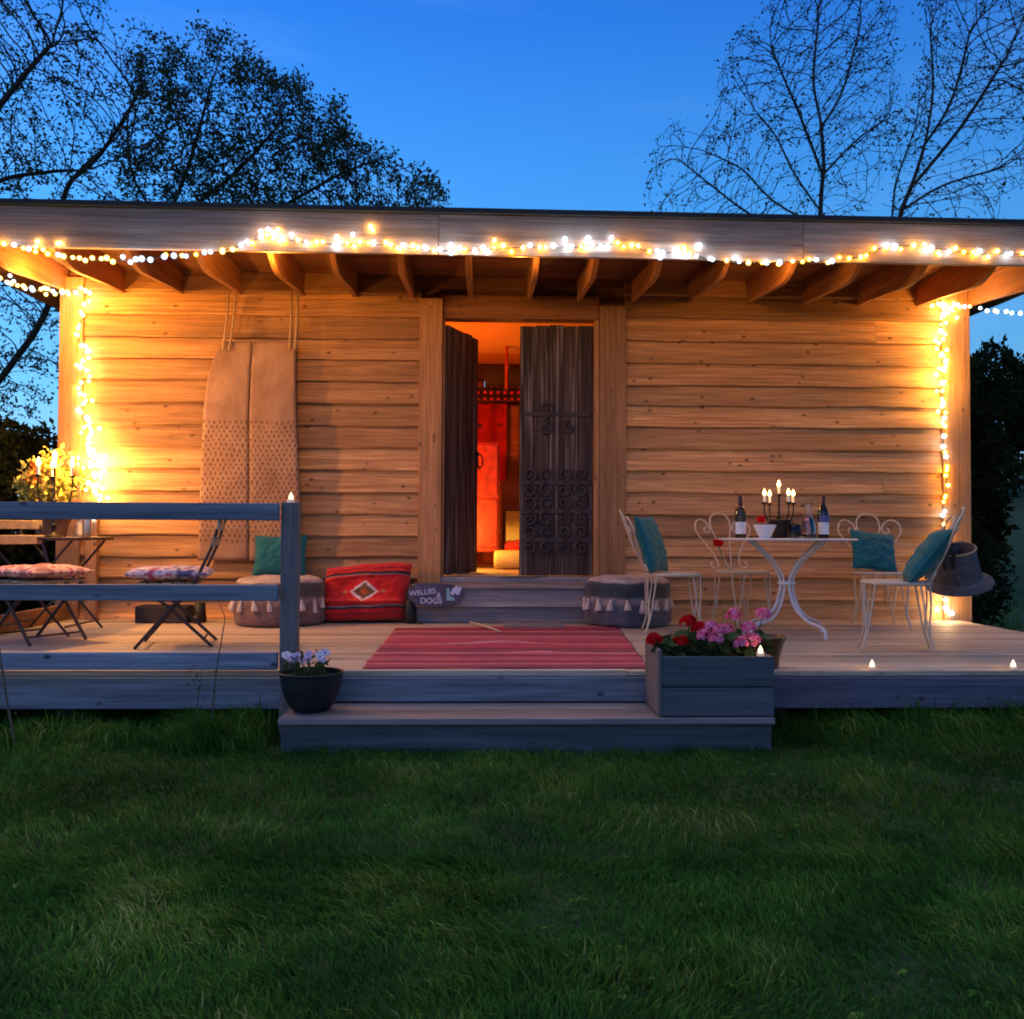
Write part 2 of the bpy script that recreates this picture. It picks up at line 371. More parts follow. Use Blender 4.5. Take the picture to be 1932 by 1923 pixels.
nt.links.new(ca.outputs[0], bg.inputs[0]); bg.inputs[1].default_value = 1.12
nt.links.new(bg.outputs[0], out.inputs[0])

def lamp(name, loc, power, col=(1, 0.52, 0.14), radius=0.03):
    l = bpy.data.lights.new(name, 'POINT'); l.energy = power; l.color = col; l.shadow_soft_size = radius
    o = bpy.data.objects.new(name, l); COL.objects.link(o); o.location = loc; return o
GZ = -0.33                                   # lawn level; the deck top is z = 0
# ================================================================== GROUND
def lawn_height(x, y):
    h = GZ + 0.02 * noise.noise((x * 0.9, y * 0.9, 3.1)) + 0.012 * noise.noise((x * 2.7, y * 2.7, 8.0))
    if x > 1.5 and y < -2: h += 0.05 * min(1, (x - 1.5) / 1.5)
    if y > 4 and x > 5: h += min(6.0, 0.15 * (y - 4)) * min(1.0, (x - 5) / 5)
    return h
g = MB()
xs = sorted(set([-220, -120, -60, -30, -15, -10] + [i * 0.4 for i in range(-20, 26)] + [14, 20, 30, 60, 120, 220]))
ys = sorted(set([-120, -60, -30, -15] + [i * 0.4 for i in range(-25, 20)] + [10, 14, 20, 30, 60, 120, 300]))
vs = [(x, y, lawn_height(x, y)) for y in ys for x in xs]; nx = len(xs)
g.add(vs, [(j * nx + i, j * nx + i + 1, (j + 1) * nx + i + 1, (j + 1) * nx + i) for j in range(len(ys) - 1) for i in range(nx - 1)])
tag(g.build('lawn', M['soilground'], smooth=True), kind='structure')

def grass_object():
    V, Fc, T = [], [], []
    def patch(n, xr, yr, hmin, hmax, ok=None, tall=None):
        x = rng.uniform(*xr, n); y = rng.uniform(*yr, n)
        for i in range(n):
            px, py = float(x[i]), float(y[i])
            if ok and not ok(px, py): continue
            cl = noise.noise((px * 3.2, py * 3.2, 0.5)); c2 = noise.noise((px * 8.5, py * 8.5, 4.5))
            h = random.uniform(hmin, hmax) * max(0.75, 1 + 0.5 * cl + 0.6 * c2)
            if tall: h *= tall(px, py)
            a = 2.2 + 3.2 * noise.noise((px * 1.1, py * 1.1, 9.0)) + 1.6 * c2 + random.gauss(0, 0.7)
            lean = random.uniform(0.35, 1.15) * h
            wd = random.uniform(0.0014, 0.0031) * (1 if hmax < 0.09 else 1.5)
            z = lawn_height(px, py) - 0.004
            dx, dy = math.cos(a), math.sin(a); b = random.uniform(0, 6.28); sx, sy = math.cos(b) * wd, math.sin(b) * wd
            i0 = len(V)
            V.extend([(px - sx, py - sy, z), (px + sx, py + sy, z),
                      (px + dx * lean * 0.35 - sx * .8, py + dy * lean * 0.35 - sy * .8, z + h * 0.62), (px + dx * lean * 0.35 + sx * .8, py + dy * lean * 0.35 + sy * .8, z + h * 0.62),
                      (px + dx * lean, py + dy * lean, z + h * random.uniform(0.72, 1.0))])
            Fc.extend([(i0, i0 + 1, i0 + 3, i0 + 2), (i0 + 2, i0 + 3, i0 + 4)])
            tt = min(1, max(0, 0.45 + 0.5 * cl + random.gauss(0, 0.2))); T.extend([tt, tt])
    def free(x, y): return not (-1.0 < x < 1.32 and y > -3.2)
    def wedge(x, y): return abs(x - 0.02 * (y + 7.5)) < 0.6 * (y + 7.52) + 0.25
    patch(105000, (-2.2, 2.3), (-6.1, -4.6), 0.018, 0.05, wedge)
    patch(80000, (-3.2, 3.4), (-4.7, -2.95), 0.024, 0.058, lambda x, y: wedge(x, y) and free(x, y))
    side = lambda x, y: free(x, y) and not wedge(x, y)
    patch(42000, (-5.2, 5.2), (-7.6, -2.9), 0.03, 0.07, side)
    patch(12000, (-6.5, -3.4), (-4.2, -1.5), 0.04, 0.09, side)
    patch(12000, (3.4, 7.0), (-4.4, -1.0), 0.04, 0.09, side)
    patch(9000, (-3.3, -1.03), (-3.15, -2.55), 0.06, 0.13, None)
    patch(7000, (1.36, 3.4), (-3.1, -2.6), 0.05, 0.12, None)
    patch(1500, (-1.5, -1.04), (-3.25, -2.75), 0.12, 0.24)
    patch(700, (1.4, 3.2), (-2.95, -2.75), 0.1, 0.2)
    patch(9000, (3.9, 9), (-3, 6), 0.06, 0.16)
    patch(4000, (3.9, 4.6), (-2.4, 0.4), 0.1, 0.3)
    patch(5000, (-8, -3.65), (-2.5, 4), 0.06, 0.18)
    for _ in range(520):
        py = random.uniform(-5.9, -3.0); px = random.uniform(-3, 3)
        if not wedge(px, py) or not free(px, py) or noise.noise((px * 1.3, py * 1.3, 21)) < 0.02: continue
        z = lawn_height(px, py) + 0.022
        for q in range(random.choice((3, 3, 5, 6))):
            a = random.uniform(0, 6.28); l = random.uniform(0.008, 0.022); wq = l * random.uniform(0.3, 0.5); dx, dy = math.cos(a), math.sin(a); i0 = len(V)
            V.extend([(px, py, z), (px + dx * l * .6 - dy * wq, py + dy * l * .6 + dx * wq, z + 0.006), (px + dx * l * 1.2, py + dy * l * 1.2, z + random.uniform(-.004, .004)), (px + dx * l * .6 + dy * wq, py + dy * l * .6 - dx * wq, z + 0.006)])
            Fc.append((i0, i0 + 1, i0 + 2, i0 + 3)); T.append(random.uniform(0.3, 0.95))
    b = MB(); b.v = V; b.f = Fc; b.t = T
    tag(b.build('lawn_grass', M['grass']), 'dark green mown grass with flattened tufts covering the foreground lawn', 'grass', kind='stuff')
grass_object()

# ================================================================== DECK
STX0, STX1 = on(529, 1352, -0.16).x, on(1458, 1352, -0.16).x
PSH = at(545, 1000, -2.93).x + 1.0475         # railing post offset
XL, XR = at(128, 1167, -0.05).x - 0.02, at(1812, 1168, -0.05).x
DF = -2.81                                   # front edge of the deck
deck = empty('deck', (0, 0, 0), label='wide timber deck of weathered boards in front of the cabin', cat='deck')
d = MB(); y = DF + 0.004
while y < -0.03:
    x = XL
    while x < XR:
        L = random.uniform(3.4, 4.8); x1 = min(XR, x + L)
        if XR - x1 < 0.6: x1 = XR
        d.box(x, x1 - 0.003, y, y + 0.117, -0.028 + random.uniform(-0.001, 0.001), 0.0 + random.uniform(-0.0015, 0.0015)); x = x1
    y += 0.123
d.build('deck_board', M['deck'], deck, bevel=0.003)
d = MB(); d.box(XL + 0.02, XR - 0.02, DF + 0.06, -0.04, -0.2, -0.03); d.build('joist_frame', M['darkbox'], deck)
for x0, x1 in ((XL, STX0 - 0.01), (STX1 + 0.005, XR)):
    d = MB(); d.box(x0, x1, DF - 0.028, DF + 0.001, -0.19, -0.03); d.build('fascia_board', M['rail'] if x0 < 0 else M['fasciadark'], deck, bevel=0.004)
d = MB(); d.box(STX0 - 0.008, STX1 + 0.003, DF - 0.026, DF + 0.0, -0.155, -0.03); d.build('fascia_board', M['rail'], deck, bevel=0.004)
d = MB(); d.box(XL - 0.03, XL - 0.001, DF, 0.0, -0.19, -0.03); d.build('side_board', M['step'], deck, bevel=0.004)
d = MB(); d.box(XR + 0.001, XR + 0.03, DF, 0.0, -0.19, -0.03); d.build('side_board', M['step'], deck, bevel=0.004)
d = MB(); d.box(XL + 0.005, XL + 0.05, -2.6, -0.08, 0.004, 0.125); d.build('kick_board', M['lintel'], deck, bevel=0.004)
for x in (-3.3, -2.2, -1.2, 1.6, 2.7, 3.7):
    for yy in (DF + 0.12, -1.2):
        d = MB(); d.box(x - 0.045, x + 0.045, yy, yy + 0.09, GZ - 0.05, -0.2); d.build('foot_post', M['darkbox'], deck)

# front step
st = empty('front_step', (0, 0, 0), label='long single timber step below the front edge of the deck', cat='step')
d = MB(); d.box(STX0, STX1, -3.235, -3.03, -0.19, -0.16); d.box(STX0, STX1, -3.025, DF - 0.03, -0.19, -0.16); d.build('tread', M['step'], st, bevel=0.005)
d = MB(); d.box(STX0 + .01, STX1 - .01, -3.21, -3.18, GZ - 0.05, -0.193); d.build('riser', M['planter'], st, bevel=0.003)
for x in (STX0 + .01, STX1 - .04):
    d = MB(); d.box(x, x + 0.03, -3.178, DF - 0.03, GZ - 0.05, -0.193); d.build('side_board', M['step'], st)

# ================================================================== RAILING
rl = empty('railing', (-1.0, DF, 0), label='weathered three-rail timber railing along the front left of the deck', cat='railing')
PX0, PX1 = -1.09 + PSH, -1.005 + PSH
d = MB(); d.box(PX0 + 1.0, PX1 + 1.0, -0.115, -0.03, -0.3, 0.868); d.build('post', M['railpost'], rl, bevel=0.005)
d = MB(); d.box(-2.65 + 1 + PSH, -2.57 + 1 + PSH, -0.115, -0.03, -0.3, 0.86); d.build('post', M['railpost'], rl, bevel=0.005)
for z0, z1 in ((0.775, 0.862), (0.372, 0.452), (0.028, 0.115)):
    d = MB(); d.box(-3.4 + 1, PX0 + 1 - 0.002, -0.16, -0.118, z0, z1); d.build('rail', M['rail'], rl, bevel=0.006)

# ================================================================== CABIN
cab = empty('cabin', (0, 0, 0), label='timber cabin clad in wavy-edged boards under a flat overhanging roof', cat='cabin')
WXL, WXR, WTOP = at(109, 800, -0.07).x, at(1831, 800, -0.07).x, 2.7
def siding(x0, x1, name):
    b = MB(); z = -0.02; pitch = 0.181; i = 0; seed = x0
    while z < WTOP + 0.1:
        zt = z + pitch + 0.03
        def low(x, off=i): return z + 0.013 * noise.noise((x * 1.4 + off * 7.7, seed, off * 3.1)) + 0.005 * noise.noise((x * 6 + off * 5.1, seed, off))
        tb = random.random(); cuts = [x0] + sorted(random.uniform(x0 + 0.4, x1 - 0.4) for _ in range(random.choice((0, 0, 0, 1)))) + [x1]
        for xa, xb in zip(cuts, cuts[1:]):
            segs = max(2, int((xb - xa) / 0.05)); t = min(1, max(0, tb + random.uniform(-.15, .15))); rows = []; yo = random.uniform(-0.004, 0.004)
            for s_ in range(segs + 1):
                x = xa + (xb - 0.003 - xa) * s_ / segs; zl = low(x)
                rows.append([(x, -0.012, zl), (x, -0.052 + yo, zl - 0.001), (x, -0.055 + yo, zl + 0.009), (x, -0.014, zt)])
            vs = [p for r_ in rows for p in r_]; fs = []
            for s_ in range(segs):
                for q in range(3): fs.append((s_ * 4 + q, s_ * 4 + 4 + q, s_ * 4 + 5 + q, s_ * 4 + 1 + q))
            fs.append((0, 1, 2, 3)); fs.append(tuple(segs * 4 + q for q in (3, 2, 1, 0)))
            b.add(vs, fs, t)
        z += pitch * random.uniform(0.95, 1.05); i += 1
    b.build(name, M['siding'], cab)
DL, DR = at(838, 900, 0).x, at(1120, 900, 0).x     # door opening
PL0, PL1 = at(790, 900, -0.05).x, at(833, 900, -0.05).x
PR0, PR1 = at(1131, 900, -0.05).x, at(1180, 900, -0.05).x
CL1 = at(156, 700, -0.06).x; CR0 = at(1778, 800, -0.06).x
siding(CL1 - 0.03, PL0 + 0.01, 'siding'); siding(PR1 - 0.01, CR0 + 0.03, 'siding')
d = MB()
d.box(WXL + 0.02, DL - 0.02, 0.0, 0.12, 0.0, 2.86); d.box(DR + 0.02, WXR - 0.02, 0.0, 0.12, 0.0, 2.86); d.box(DL - 0.02, DR + 0.02, 0.0, 0.12, 2.52, 2.86)
d.box(WXL + 0.02, WXL + 0.12, 0.121, 3.2, GZ, 2.86); d.box(WXR - 0.12, WXR - 0.02, 0.121, 3.2, GZ, 2.86)
d.box(WXL + 0.121, 0.0, 3.08, 3.2, 0.0, 2.86); d.box(0.4, WXR - 0.121, 3.08, 3.2, 0.0, 2.86); d.box(0.0, 0.4, 3.08, 3.2, 0.0, 2.43); d.box(0.0, 0.4, 3.08, 3.2, 2.66, 2.86)
d.build('wall', M['lintel'], cab)
d = MB(); d.box(WXL, CL1, -0.075, 0.1, GZ, 2.8); d.build('corner_post', M['post'], cab, bevel=0.006)
d = MB(); d.box(CR0, WXR, -0.075, 0.1, GZ, 2.8); d.build('corner_post', M['post'], cab, bevel=0.006)
b0, b1 = at(164, 1050, -0.08).x, at(184, 1050, -0.08).x
d = MB(); d.box(b0, b1, -0.11, -0.043, 0.0, 0.92); d.build('batten', M['post'], cab, bevel=0.004)
# waney edged door posts
def waney(x0, x1, y0, y1, z0, z1, amp, name, side=1):
    b = MB(); n = 40; prof = []
    for i in range(n + 1):
        z = z0 + (z1 - z0) * i / n; o = amp * noise.noise((z * 1.3, x0 * 9, 2.0)) + amp * 0.3 * noise.noise((z * 5, x0, 1))
        prof.append((x0 + (o if side < 0 else 0), x1 + (o if side > 0 else 0), z))
    poly = [(p[0], y0, p[2]) for p in prof] + [(p[1], y0, p[2]) for p in prof[::-1]]
    b.prism(poly, (0, y1 - y0, 0)); return b.build(name, M['post'], cab, bevel=0.004)
waney(PL0, PL1, -0.085, -0.002, 0.0, 2.66, 0.02, 'door_post', -1)
waney(PR0, PR1, -0.07, -0.002, 0.0, 2.62, 0.012, 'door_post', 1)
d = MB(); d.box(PL1 + 0.003, DL, -0.05, 0.1, 0.34, 2.5); d.build('door_jamb', M['post'], cab, bevel=0.004)
d = MB(); d.box(DR, PR0 - 0.003, -0.055, 0.1, 0.34, 2.5); d.build('door_jamb', M['post'], cab, bevel=0.004)
d = MB(); d.box(PL1 + 0.003, PR0 - 0.003, -0.048, 0.1, 2.503, 2.7); d.build('lintel', M['lintel'], cab, bevel=0.005)
d = MB(); d.box(DL - 0.1, DR + 0.1, -0.06, 0.14, 0.30, 0.353); d.build('threshold', M['step'], cab, bevel=0.005)

# doors
DZ0, DZ1 = 0.362, 2.475
DW = (DR - DL) / 2 - 0.006
def door_leaf(hinge, ang, sgn):
    h = empty('door', (hinge, 0.03, 0), ang); h.parent = cab
    b = MB(); n = 5
    for i in range(n):
        x0 = sgn * (i * DW / n + 0.001); x1 = sgn * ((i + 1) * DW / n - 0.003)
        b.box(min(x0, x1), max(x0, x1), -0.022, 0.022, DZ0 + random.uniform(0, 0.006), DZ1 - random.uniform(0, 0.02))
    b.build('leaf', M['door'], h, bevel=0.004)
    b = MB(); x0, x1 = sgn * 0.004, sgn * (DW - 0.006); b.box(min(x0, x1), max(x0, x1), 0.0, 0.018, DZ0 + 0.01, DZ1 - 0.03); b.build('backing', M['door'], h)
    for zz in (0.62, 1.0, 1.62, 2.2):
        b = MB(); x0, x1 = sgn * 0.02, sgn * (DW - 0.03)
        b.box(min(x0, x1), max(x0, x1), 0.0225, 0.045, zz - 0.05, zz + 0.05)
        b.build('brace', M['door'], h)
    return h
dl = door_leaf(DL + 0.004, R(66), 1)
dr = door_leaf(DR - 0.004, 0.0, -1)
dl['label'] = 'left leaf of the dark door, swung inward'; dr['label'] = 'right leaf of the dark door, shut, with iron scrollwork'
iron = MB()
def curl(cx, cz, r, a0, turns, r1=0.25, y=-0.031, wd=0.014):
    pts = []
    for i in range(26):
        t = i / 25; a = a0 + turns * 2 * math.pi * t; rr = 1.12 * r * (1 - (1 - r1) * t); pts.append((cx + rr * math.cos(a), y, cz + rr * math.sin(a)))
    iron.tube(pts, [wd * (1 - 0.4 * i / 25) for i in range(26)], 6)
for zc in (0.66, 0.90, 1.14):
    iron = MB()
    iron.box(-DW + 0.02, -0.02, -0.034, -0.0235, zc - 0.018, zc + 0.018)
    for kx in range(4):
        cx = -0.10 - kx * 0.145; rr_ = random.uniform(0.046, 0.056)
        curl(cx, zc + 0.066, rr_, -1.57, 1.25 if kx % 2 else -1.25); curl(cx, zc - 0.066, rr_, 1.57, -1.25 if kx % 2 else 1.25)
    iron.build('scroll_hinge', M['ironworn'], dr)
iron = MB(); iron.box(-DW + 0.03, -0.03, -0.032, -0.0235, 1.70, 1.73)
curl(-0.4, 1.76, 0.06, -1.57, 1.1); curl(-0.4, 1.60, 0.06, 1.57, -1.1); curl(-0.2, 1.60, 0.05, 1.57, 1.1)
iron.build('scroll_hinge', M['ironworn'], dr)
b = MB(); b.tube(spline([(DW - 0.06, -0.05, 1.42), (DW - 0.03, -0.075, 1.40), (DW - 0.02, -0.075, 1.33), (DW - 0.05, -0.06, 1.29), (DW - 0.08, -0.06, 1.33), (DW - 0.08, -0.05, 1.40)], 4), 0.008, 6)
b.ball((DW - 0.06, -0.04, 1.42), 0.025); b.build('ring_handle', M['iron'], dl)

# interior
d = MB(); d.box(WXL + 0.15, WXR - 0.15, 0.145, 3.06, 0.30, 0.35); d.build('floor', M['deck'], cab)
k = NT('warm_ceiling'); ceilm = k.pbr((0.75, 0.38, 0.14), 0.8)
d = MB(); d.box(WXL + 0.15, WXR - 0.15, 0.13, 3.06, 2.68, 2.72); d.build('ceiling', ceilm, cab)
d = MB(); d.box(WXL + 0.13, WXR - 0.13, 2.9, 3.06, 2.5, 2.66); d.build('beam', M['door'], cab)
# interior back panelling and room-divider, dark timber
d = MB()
for i in range(14):
    d.box(-1.4 + i * 0.2, -1.4 + i * 0.2 + 0.195, 2.92, 2.94, 0.36, 2.2)
d.build('panelling', M['lintel'], cab)
k = NT('dusk_window_pane'); winm = k.pbr((0.06, 0.07, 0.1), 0.15)
d = MB(); d.box(at(915, 705, 2.88).x, at(1010, 705, 2.88).x, 2.875, 2.89, 2.40, 2.62); d.build('clerestory_window', winm, cab)

# doorstep
ds = empty('doorstep', (0, 0, 0), label='two-tier timber doorstep below the open door', cat='step')
SX0, SX1 = at(778, 1130, -0.36).x, at(1112, 1130, -0.36).x
d = MB(); d.box(SX0, SX1, -0.40, -0.09, 0.275, 0.305); d.build('tread', M['step'], ds, bevel=0.006)
d = MB(); d.box(SX0 + 0.01, SX1 - 0.01, -0.375, -0.345, 0.13, 0.272); d.build('upper_riser', M['step'], ds, bevel=0.004)
d = MB(); d.box(SX0 + 0.01, SX1 - 0.01, -0.34, -0.09, 0.003, 0.128); d.build('lower_riser', M['step'], ds, bevel=0.004)

# roof
roof = empty('roof', (0, 0, -0.028), rot=(0, R(0.27), 0)); roof.parent = cab
RX0, RX1 = -4.25, 4.75
FY = -1.34
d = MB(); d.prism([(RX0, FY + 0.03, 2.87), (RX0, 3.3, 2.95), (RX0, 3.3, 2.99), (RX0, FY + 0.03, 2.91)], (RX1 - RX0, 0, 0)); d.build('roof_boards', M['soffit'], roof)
ZT = at(966, 402, FY).z; ZB = at(966, 478, FY).z
d = MB(); xs_ = [RX0, -0.33, 2.2, RX1]
for i in range(3): d.box(xs_[i], xs_[i + 1] - 0.003, FY - 0.03, FY, ZB, ZT)
d.build('fascia', M['fascia'], roof, bevel=0.004)
d = MB(); d.box(RX0 - 0.03, RX1 + 0.03, FY - 0.055, 3.35, ZT + 0.002, ZT + 0.042)
d.build('felt_edge', M['felt'], roof, bevel=0.008)
tipz = ZB + 0.06
for i, px in enumerate([122, 230, 340, 452, 568, 668, 775, 885, 995, 1090, 1192, 1300, 1408, 1513, 1618, 1728, 1822]):
    x = at(px, 552, -0.02).x
    prof = [(-0.02, 2.70), (-0.35, 2.675), (-0.65, 2.645), (-0.92, 2.62), (-1.06, 2.645), (-1.17, 2.695), (-1.25, 2.735), (FY + 0.005, 2.745), (FY + 0.005, 2.868), (-0.02, 2.885)]
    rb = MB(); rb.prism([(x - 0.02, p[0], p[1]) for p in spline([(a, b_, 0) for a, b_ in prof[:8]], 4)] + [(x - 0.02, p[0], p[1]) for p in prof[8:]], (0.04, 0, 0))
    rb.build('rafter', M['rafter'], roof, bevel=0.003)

# ================================================================== TREES
def colonize(att, nodes, parents, step, di, dk, iters=120, inertia=0.9, up=0.25):
    att = np.array(att); P = [np.array(p) for p in nodes]; par = list(parents)
    cnt = {}
    near = np.full(len(att), -1); nd = np.full(len(att), 1e9); start = 0
    for it in range(iters):
        new = np.array(P[start:])
        if len(new):
            for i0 in range(0, len(new), 400):
                blk = new[i0:i0 + 400]; D = np.linalg.norm(att[:, None, :] - blk[None], axis=2)
                j = D.argmin(1); dm = D[np.arange(len(att)), j]; m = dm < nd; nd[m] = dm[m]; near[m] = j[m] + start + i0
        keep = nd > dk; att, near, nd = att[keep], near[keep], nd[keep]
        if len(att) == 0: break
        start = len(P); act = nd < di
        if not act.any(): break
        dirs = {}; dead = np.zeros(len(att), bool)
        for q in np.nonzero(act)[0]:
            if cnt.get(int(near[q]), 0) >= 3: dead[q] = True; continue
            v_ = att[q] - P[near[q]]; dirs.setdefault(int(near[q]), np.zeros(3)); dirs[int(near[q])] += v_ / (np.linalg.norm(v_) + 1e-9)
        for n_, d_ in dirs.items():
            d_ = d_ / (np.linalg.norm(d_) + 1e-9) + rng.normal(0, 0.12, 3) + np.array((0, 0, up))
            if par[n_] >= 0:
                pd = P[n_] - P[par[n_]]; d_ = d_ + inertia * pd / (np.linalg.norm(pd) + 1e-9)
            q = P[n_] + d_ / np.linalg.norm(d_) * step
            P.append(q); par.append(n_); cnt[n_] = cnt.get(n_, 0) + 1
        att, near, nd = att[~dead], near[~dead], nd[~dead]
        if len(P) > 14000: break
    return P, par

def inpoly(x, y, poly):
    c = False; n = len(poly); j = n - 1
    for i in range(n):
        xi, yi = poly[i]; xj, yj = poly[j]
        if (yi > y) != (yj > y) and x < (xj - xi) * (y - yi) / (yj - yi) + xi: c = not c
        j = i
    return c

def add_leaf(b, p, size, t):
    a = rng.normal(0, 1, 3); a /= np.linalg.norm(a); c = np.cross(a, rng.normal(0, 1, 3)); c /= (np.linalg.norm(c) + 1e-9)
    l, w_ = size * random.uniform(0.7, 1.3), size * random.uniform(0.35, 0.6); i0 = len(b.v)
    b.v += [tuple(p), tuple(p + a * l * 0.5 + c * w_ * 0.5), tuple(p + a * l), tuple(p + a * l * 0.5 - c * w_ * 0.5)]
    b.f.append((i0, i0 + 1, i0 + 2, i0 + 3)); b.t.append(t)

def tree(label, limbs, poly, Y, thick, natt, step, tip_r, leafn, leafsz, mat, weight=None, di=9.0, base=None, limb_pow=0.42):
    """limbs: polylines of (px, py, y-offset); the first is the trunk. poly: outline of the crown as it is seen."""
    nodes, par = [], []
    for li, limb in enumerate(limbs):
        pts = spline([at(p[0], p[1], Y + p[2]) for p in limb], 8)
        if li == 0: pts = [Vector((pts[0].x, pts[0].y, GZ - 0.1))] + pts
        prev = -1
        for p in pts:
            if prev < 0 and nodes:
                dd = [np.linalg.norm(np.array(p) - n_) for n_ in nodes]; prev = int(np.argmin(dd))
            nodes.append(np.array(p)); par.append(prev); prev = len(nodes) - 1
    att = []; x0, x1 = min(p[0] for p in poly), max(p[0] for p in poly); y0, y1 = min(p[1] for p in poly), max(p[1] for p in poly)
    while len(att) < natt:
        x, y = random.uniform(x0, x1), random.uniform(y0, y1)
        if inpoly(x, y, poly) and (weight is None or random.random() < weight(x, y)):
            att.append(tuple(at(x, y, Y + random.uniform(-thick, thick))))
    P, par = colonize(att, nodes, par, step, di, step * 1.35)
    n = len(P); kids = [[] for _ in range(n)]; tips = np.zeros(n)
    for i in range(n):
        if par[i] >= 0: kids[par[i]].append(i)
    order = list(range(n)); 
    for i in sorted(order, reverse=True):
        if not kids[i]: tips[i] = 1
        if par[i] >= 0: tips[par[i]] += tips[i]
    rad = tip_r * np.maximum(tips, 1) ** limb_pow
    tr, tw, lf = MB(), MB(), MB()
    done = set()
    for i in range(n):
        # start chains at roots and at side branches
        for c in ([i] if par[i] < 0 else []):
            stack = [(None, c)]
            while stack:
                p0, q = stack.pop()
                chain = [] if p0 is None else [p0]; cur = q
                while True:
                    chain.append(cur)
                    if not kids[cur]: break
                    ks = sorted(kids[cur], key=lambda z: -tips[z])
                    for o_ in ks[1:]: stack.append((cur, o_))
                    cur = ks[0]
                if len(chain) > 1:
                    rr = [float(rad[z]) for z in chain]
                    if p0 is not None: rr[0] = min(rr[0], rr[1] * 1.15)
                    big = rr[0] > tip_r * 4
                    (tr if big else tw).tube([P[z] for z in chain], rr, 7 if big else 4, t=0.5)
    for i in range(n):
        if tips[i] <= 3 and par[i] >= 0 and i > 12:
            m = leafn if not kids[i] else leafn * 0.45
            m *= max(0.15, 1 + 2.6 * noise.noise(tuple(P[i] * 1.5)))
            m = int(m) + (1 if random.random() < m % 1 else 0)
            for _ in range(m):
                add_leaf(lf, P[i] + rng.normal(0, leafsz * 0.9, 3), leafsz, random.random())
    b0 = Vector(tuple(nodes[0])); e = empty('tree', b0, label=label, cat='tree')
    for bb, nm, mt in ((tr, 'trunk', M['bark']), (tw, 'twigs', M['bark']), (lf, 'crown', mat)):
        if bb.v:
            bb.v = [(p[0] - b0.x, p[1] - b0.y, p[2] - b0.z) for p in bb.v]; bb.build(nm, mt, e)
    return e

# tall loose tree leaning in at the left edge
tree('tall open-branched leafy tree leaning in at the left edge of the sky',
     [[(-130, 1000, 0), (-40, 780, 0), (20, 690, 0), (70, 620, 0), (100, 545, 0), (110, 430, .2), (135, 340, .4), (220, 260, .6)],
      [(-40, 780, 0), (-60, 560, .3), (-50, 420, .2), (-5, 345, 0), (90, 325, -.2), (140, 322, -.3)],
      [(-50, 420, .2), (-20, 240, .3), (40, 150, .4), (100, 80, .4)],
      [(135, 340, .4), (190, 290, 0.1), (260, 180, -.2)]],
     [(-160, -140), (120, -120), (205, -20), (190, 60), (215, 110), (310, 90), (330, 200), (300, 330), (260, 470), (130, 540), (108, 770), (60, 800), (-160, 760)],
     7.0, 1.5, 2000, 0.13, 0.006, 6.0, 0.075, M['leaf'], di=12, limb_pow=0.4)
tree('dense dark-leaved tree rising behind the left half of the roof',
     [[(300, 1040, 0), (290, 700, 0), (300, 520, 0), (310, 430, 0)], [(310, 430, 0), (360, 300, .3), (400, 150, .4)], [(310, 430, 0), (440, 330, -.3), (540, 220, -.4)],
      [(300, 520, 0), (480, 420, .4), (640, 330, .5), (720, 300, .5)], [(300, 520, 0), (560, 450, -.3), (760, 400, -.4)], [(310, 430, 0), (250, 330, 0), (240, 220, .2)]],
     [(215, 420), (225, 260), (240, 130), (262, 30), (275, 120), (310, 90), (335, 62), (352, 95), (378, 35), (400, 70), (428, 45), (450, 90), (500, 105), (522, 150), (575, 150), (600, 210), (650, 175), (660, 250), (700, 290), (745, 285), (765, 330), (815, 330), (848, 380), (850, 500), (240, 520)],
     6.2, 1.3, 4500, 0.10, 0.0042, 9.5, 0.074, M['leaf'], limb_pow=0.36,
     weight=lambda x, y: 0.35 + 0.65 * min(1, max(0, (x - 250) / 200)) * min(1, max(0.25, (y - 40) / 200)), di=10)
tree('bare budding tree with one straight trunk above the right of the roof',
     [[(1548, 1040, 0), (1549, 700, 0), (1548, 430, 0), (1550, 360, 0), (1554, 310, 0), (1548, 230, .1), (1535, 150, .2), (1545, 30, .2)],
      [(1549, 400, 0), (1500, 330, .3), (1465, 260, .4), (1430, 215, .5)], [(1552, 330, 0), (1510, 220, -.3), (1480, 150, -.3), (1455, 90, -.3)],
      [(1553, 330, 0), (1610, 270, .3), (1670, 225, .4)], [(1550, 240, .1), (1590, 170, .3), (1620, 60, .4)], [(1548, 430, 0), (1460, 380, .3), (1400, 320, .5), (1340, 290, .5)],
      [(1548, 520, 0), (1450, 430, -.3), (1380, 380, -.3), (1280, 300, -.4)]],
     [(1205, 375), (1225, 330), (1232, 255), (1270, 215), (1300, 270), (1375, 235), (1345, 190), (1365, 110), (1400, 50), (1440, 30), (1465, -60), (1660, -80), (1700, 20), (1705, 180), (1700, 260), (1670, 330), (1640, 400), (1590, 470), (1240, 470)],
     8.0, 1.4, 2900, 0.11, 0.0042, 1.2, 0.07, M['bud'], weight=lambda x, y: 0.4 if y > 270 else 1.0, di=10, limb_pow=0.34)
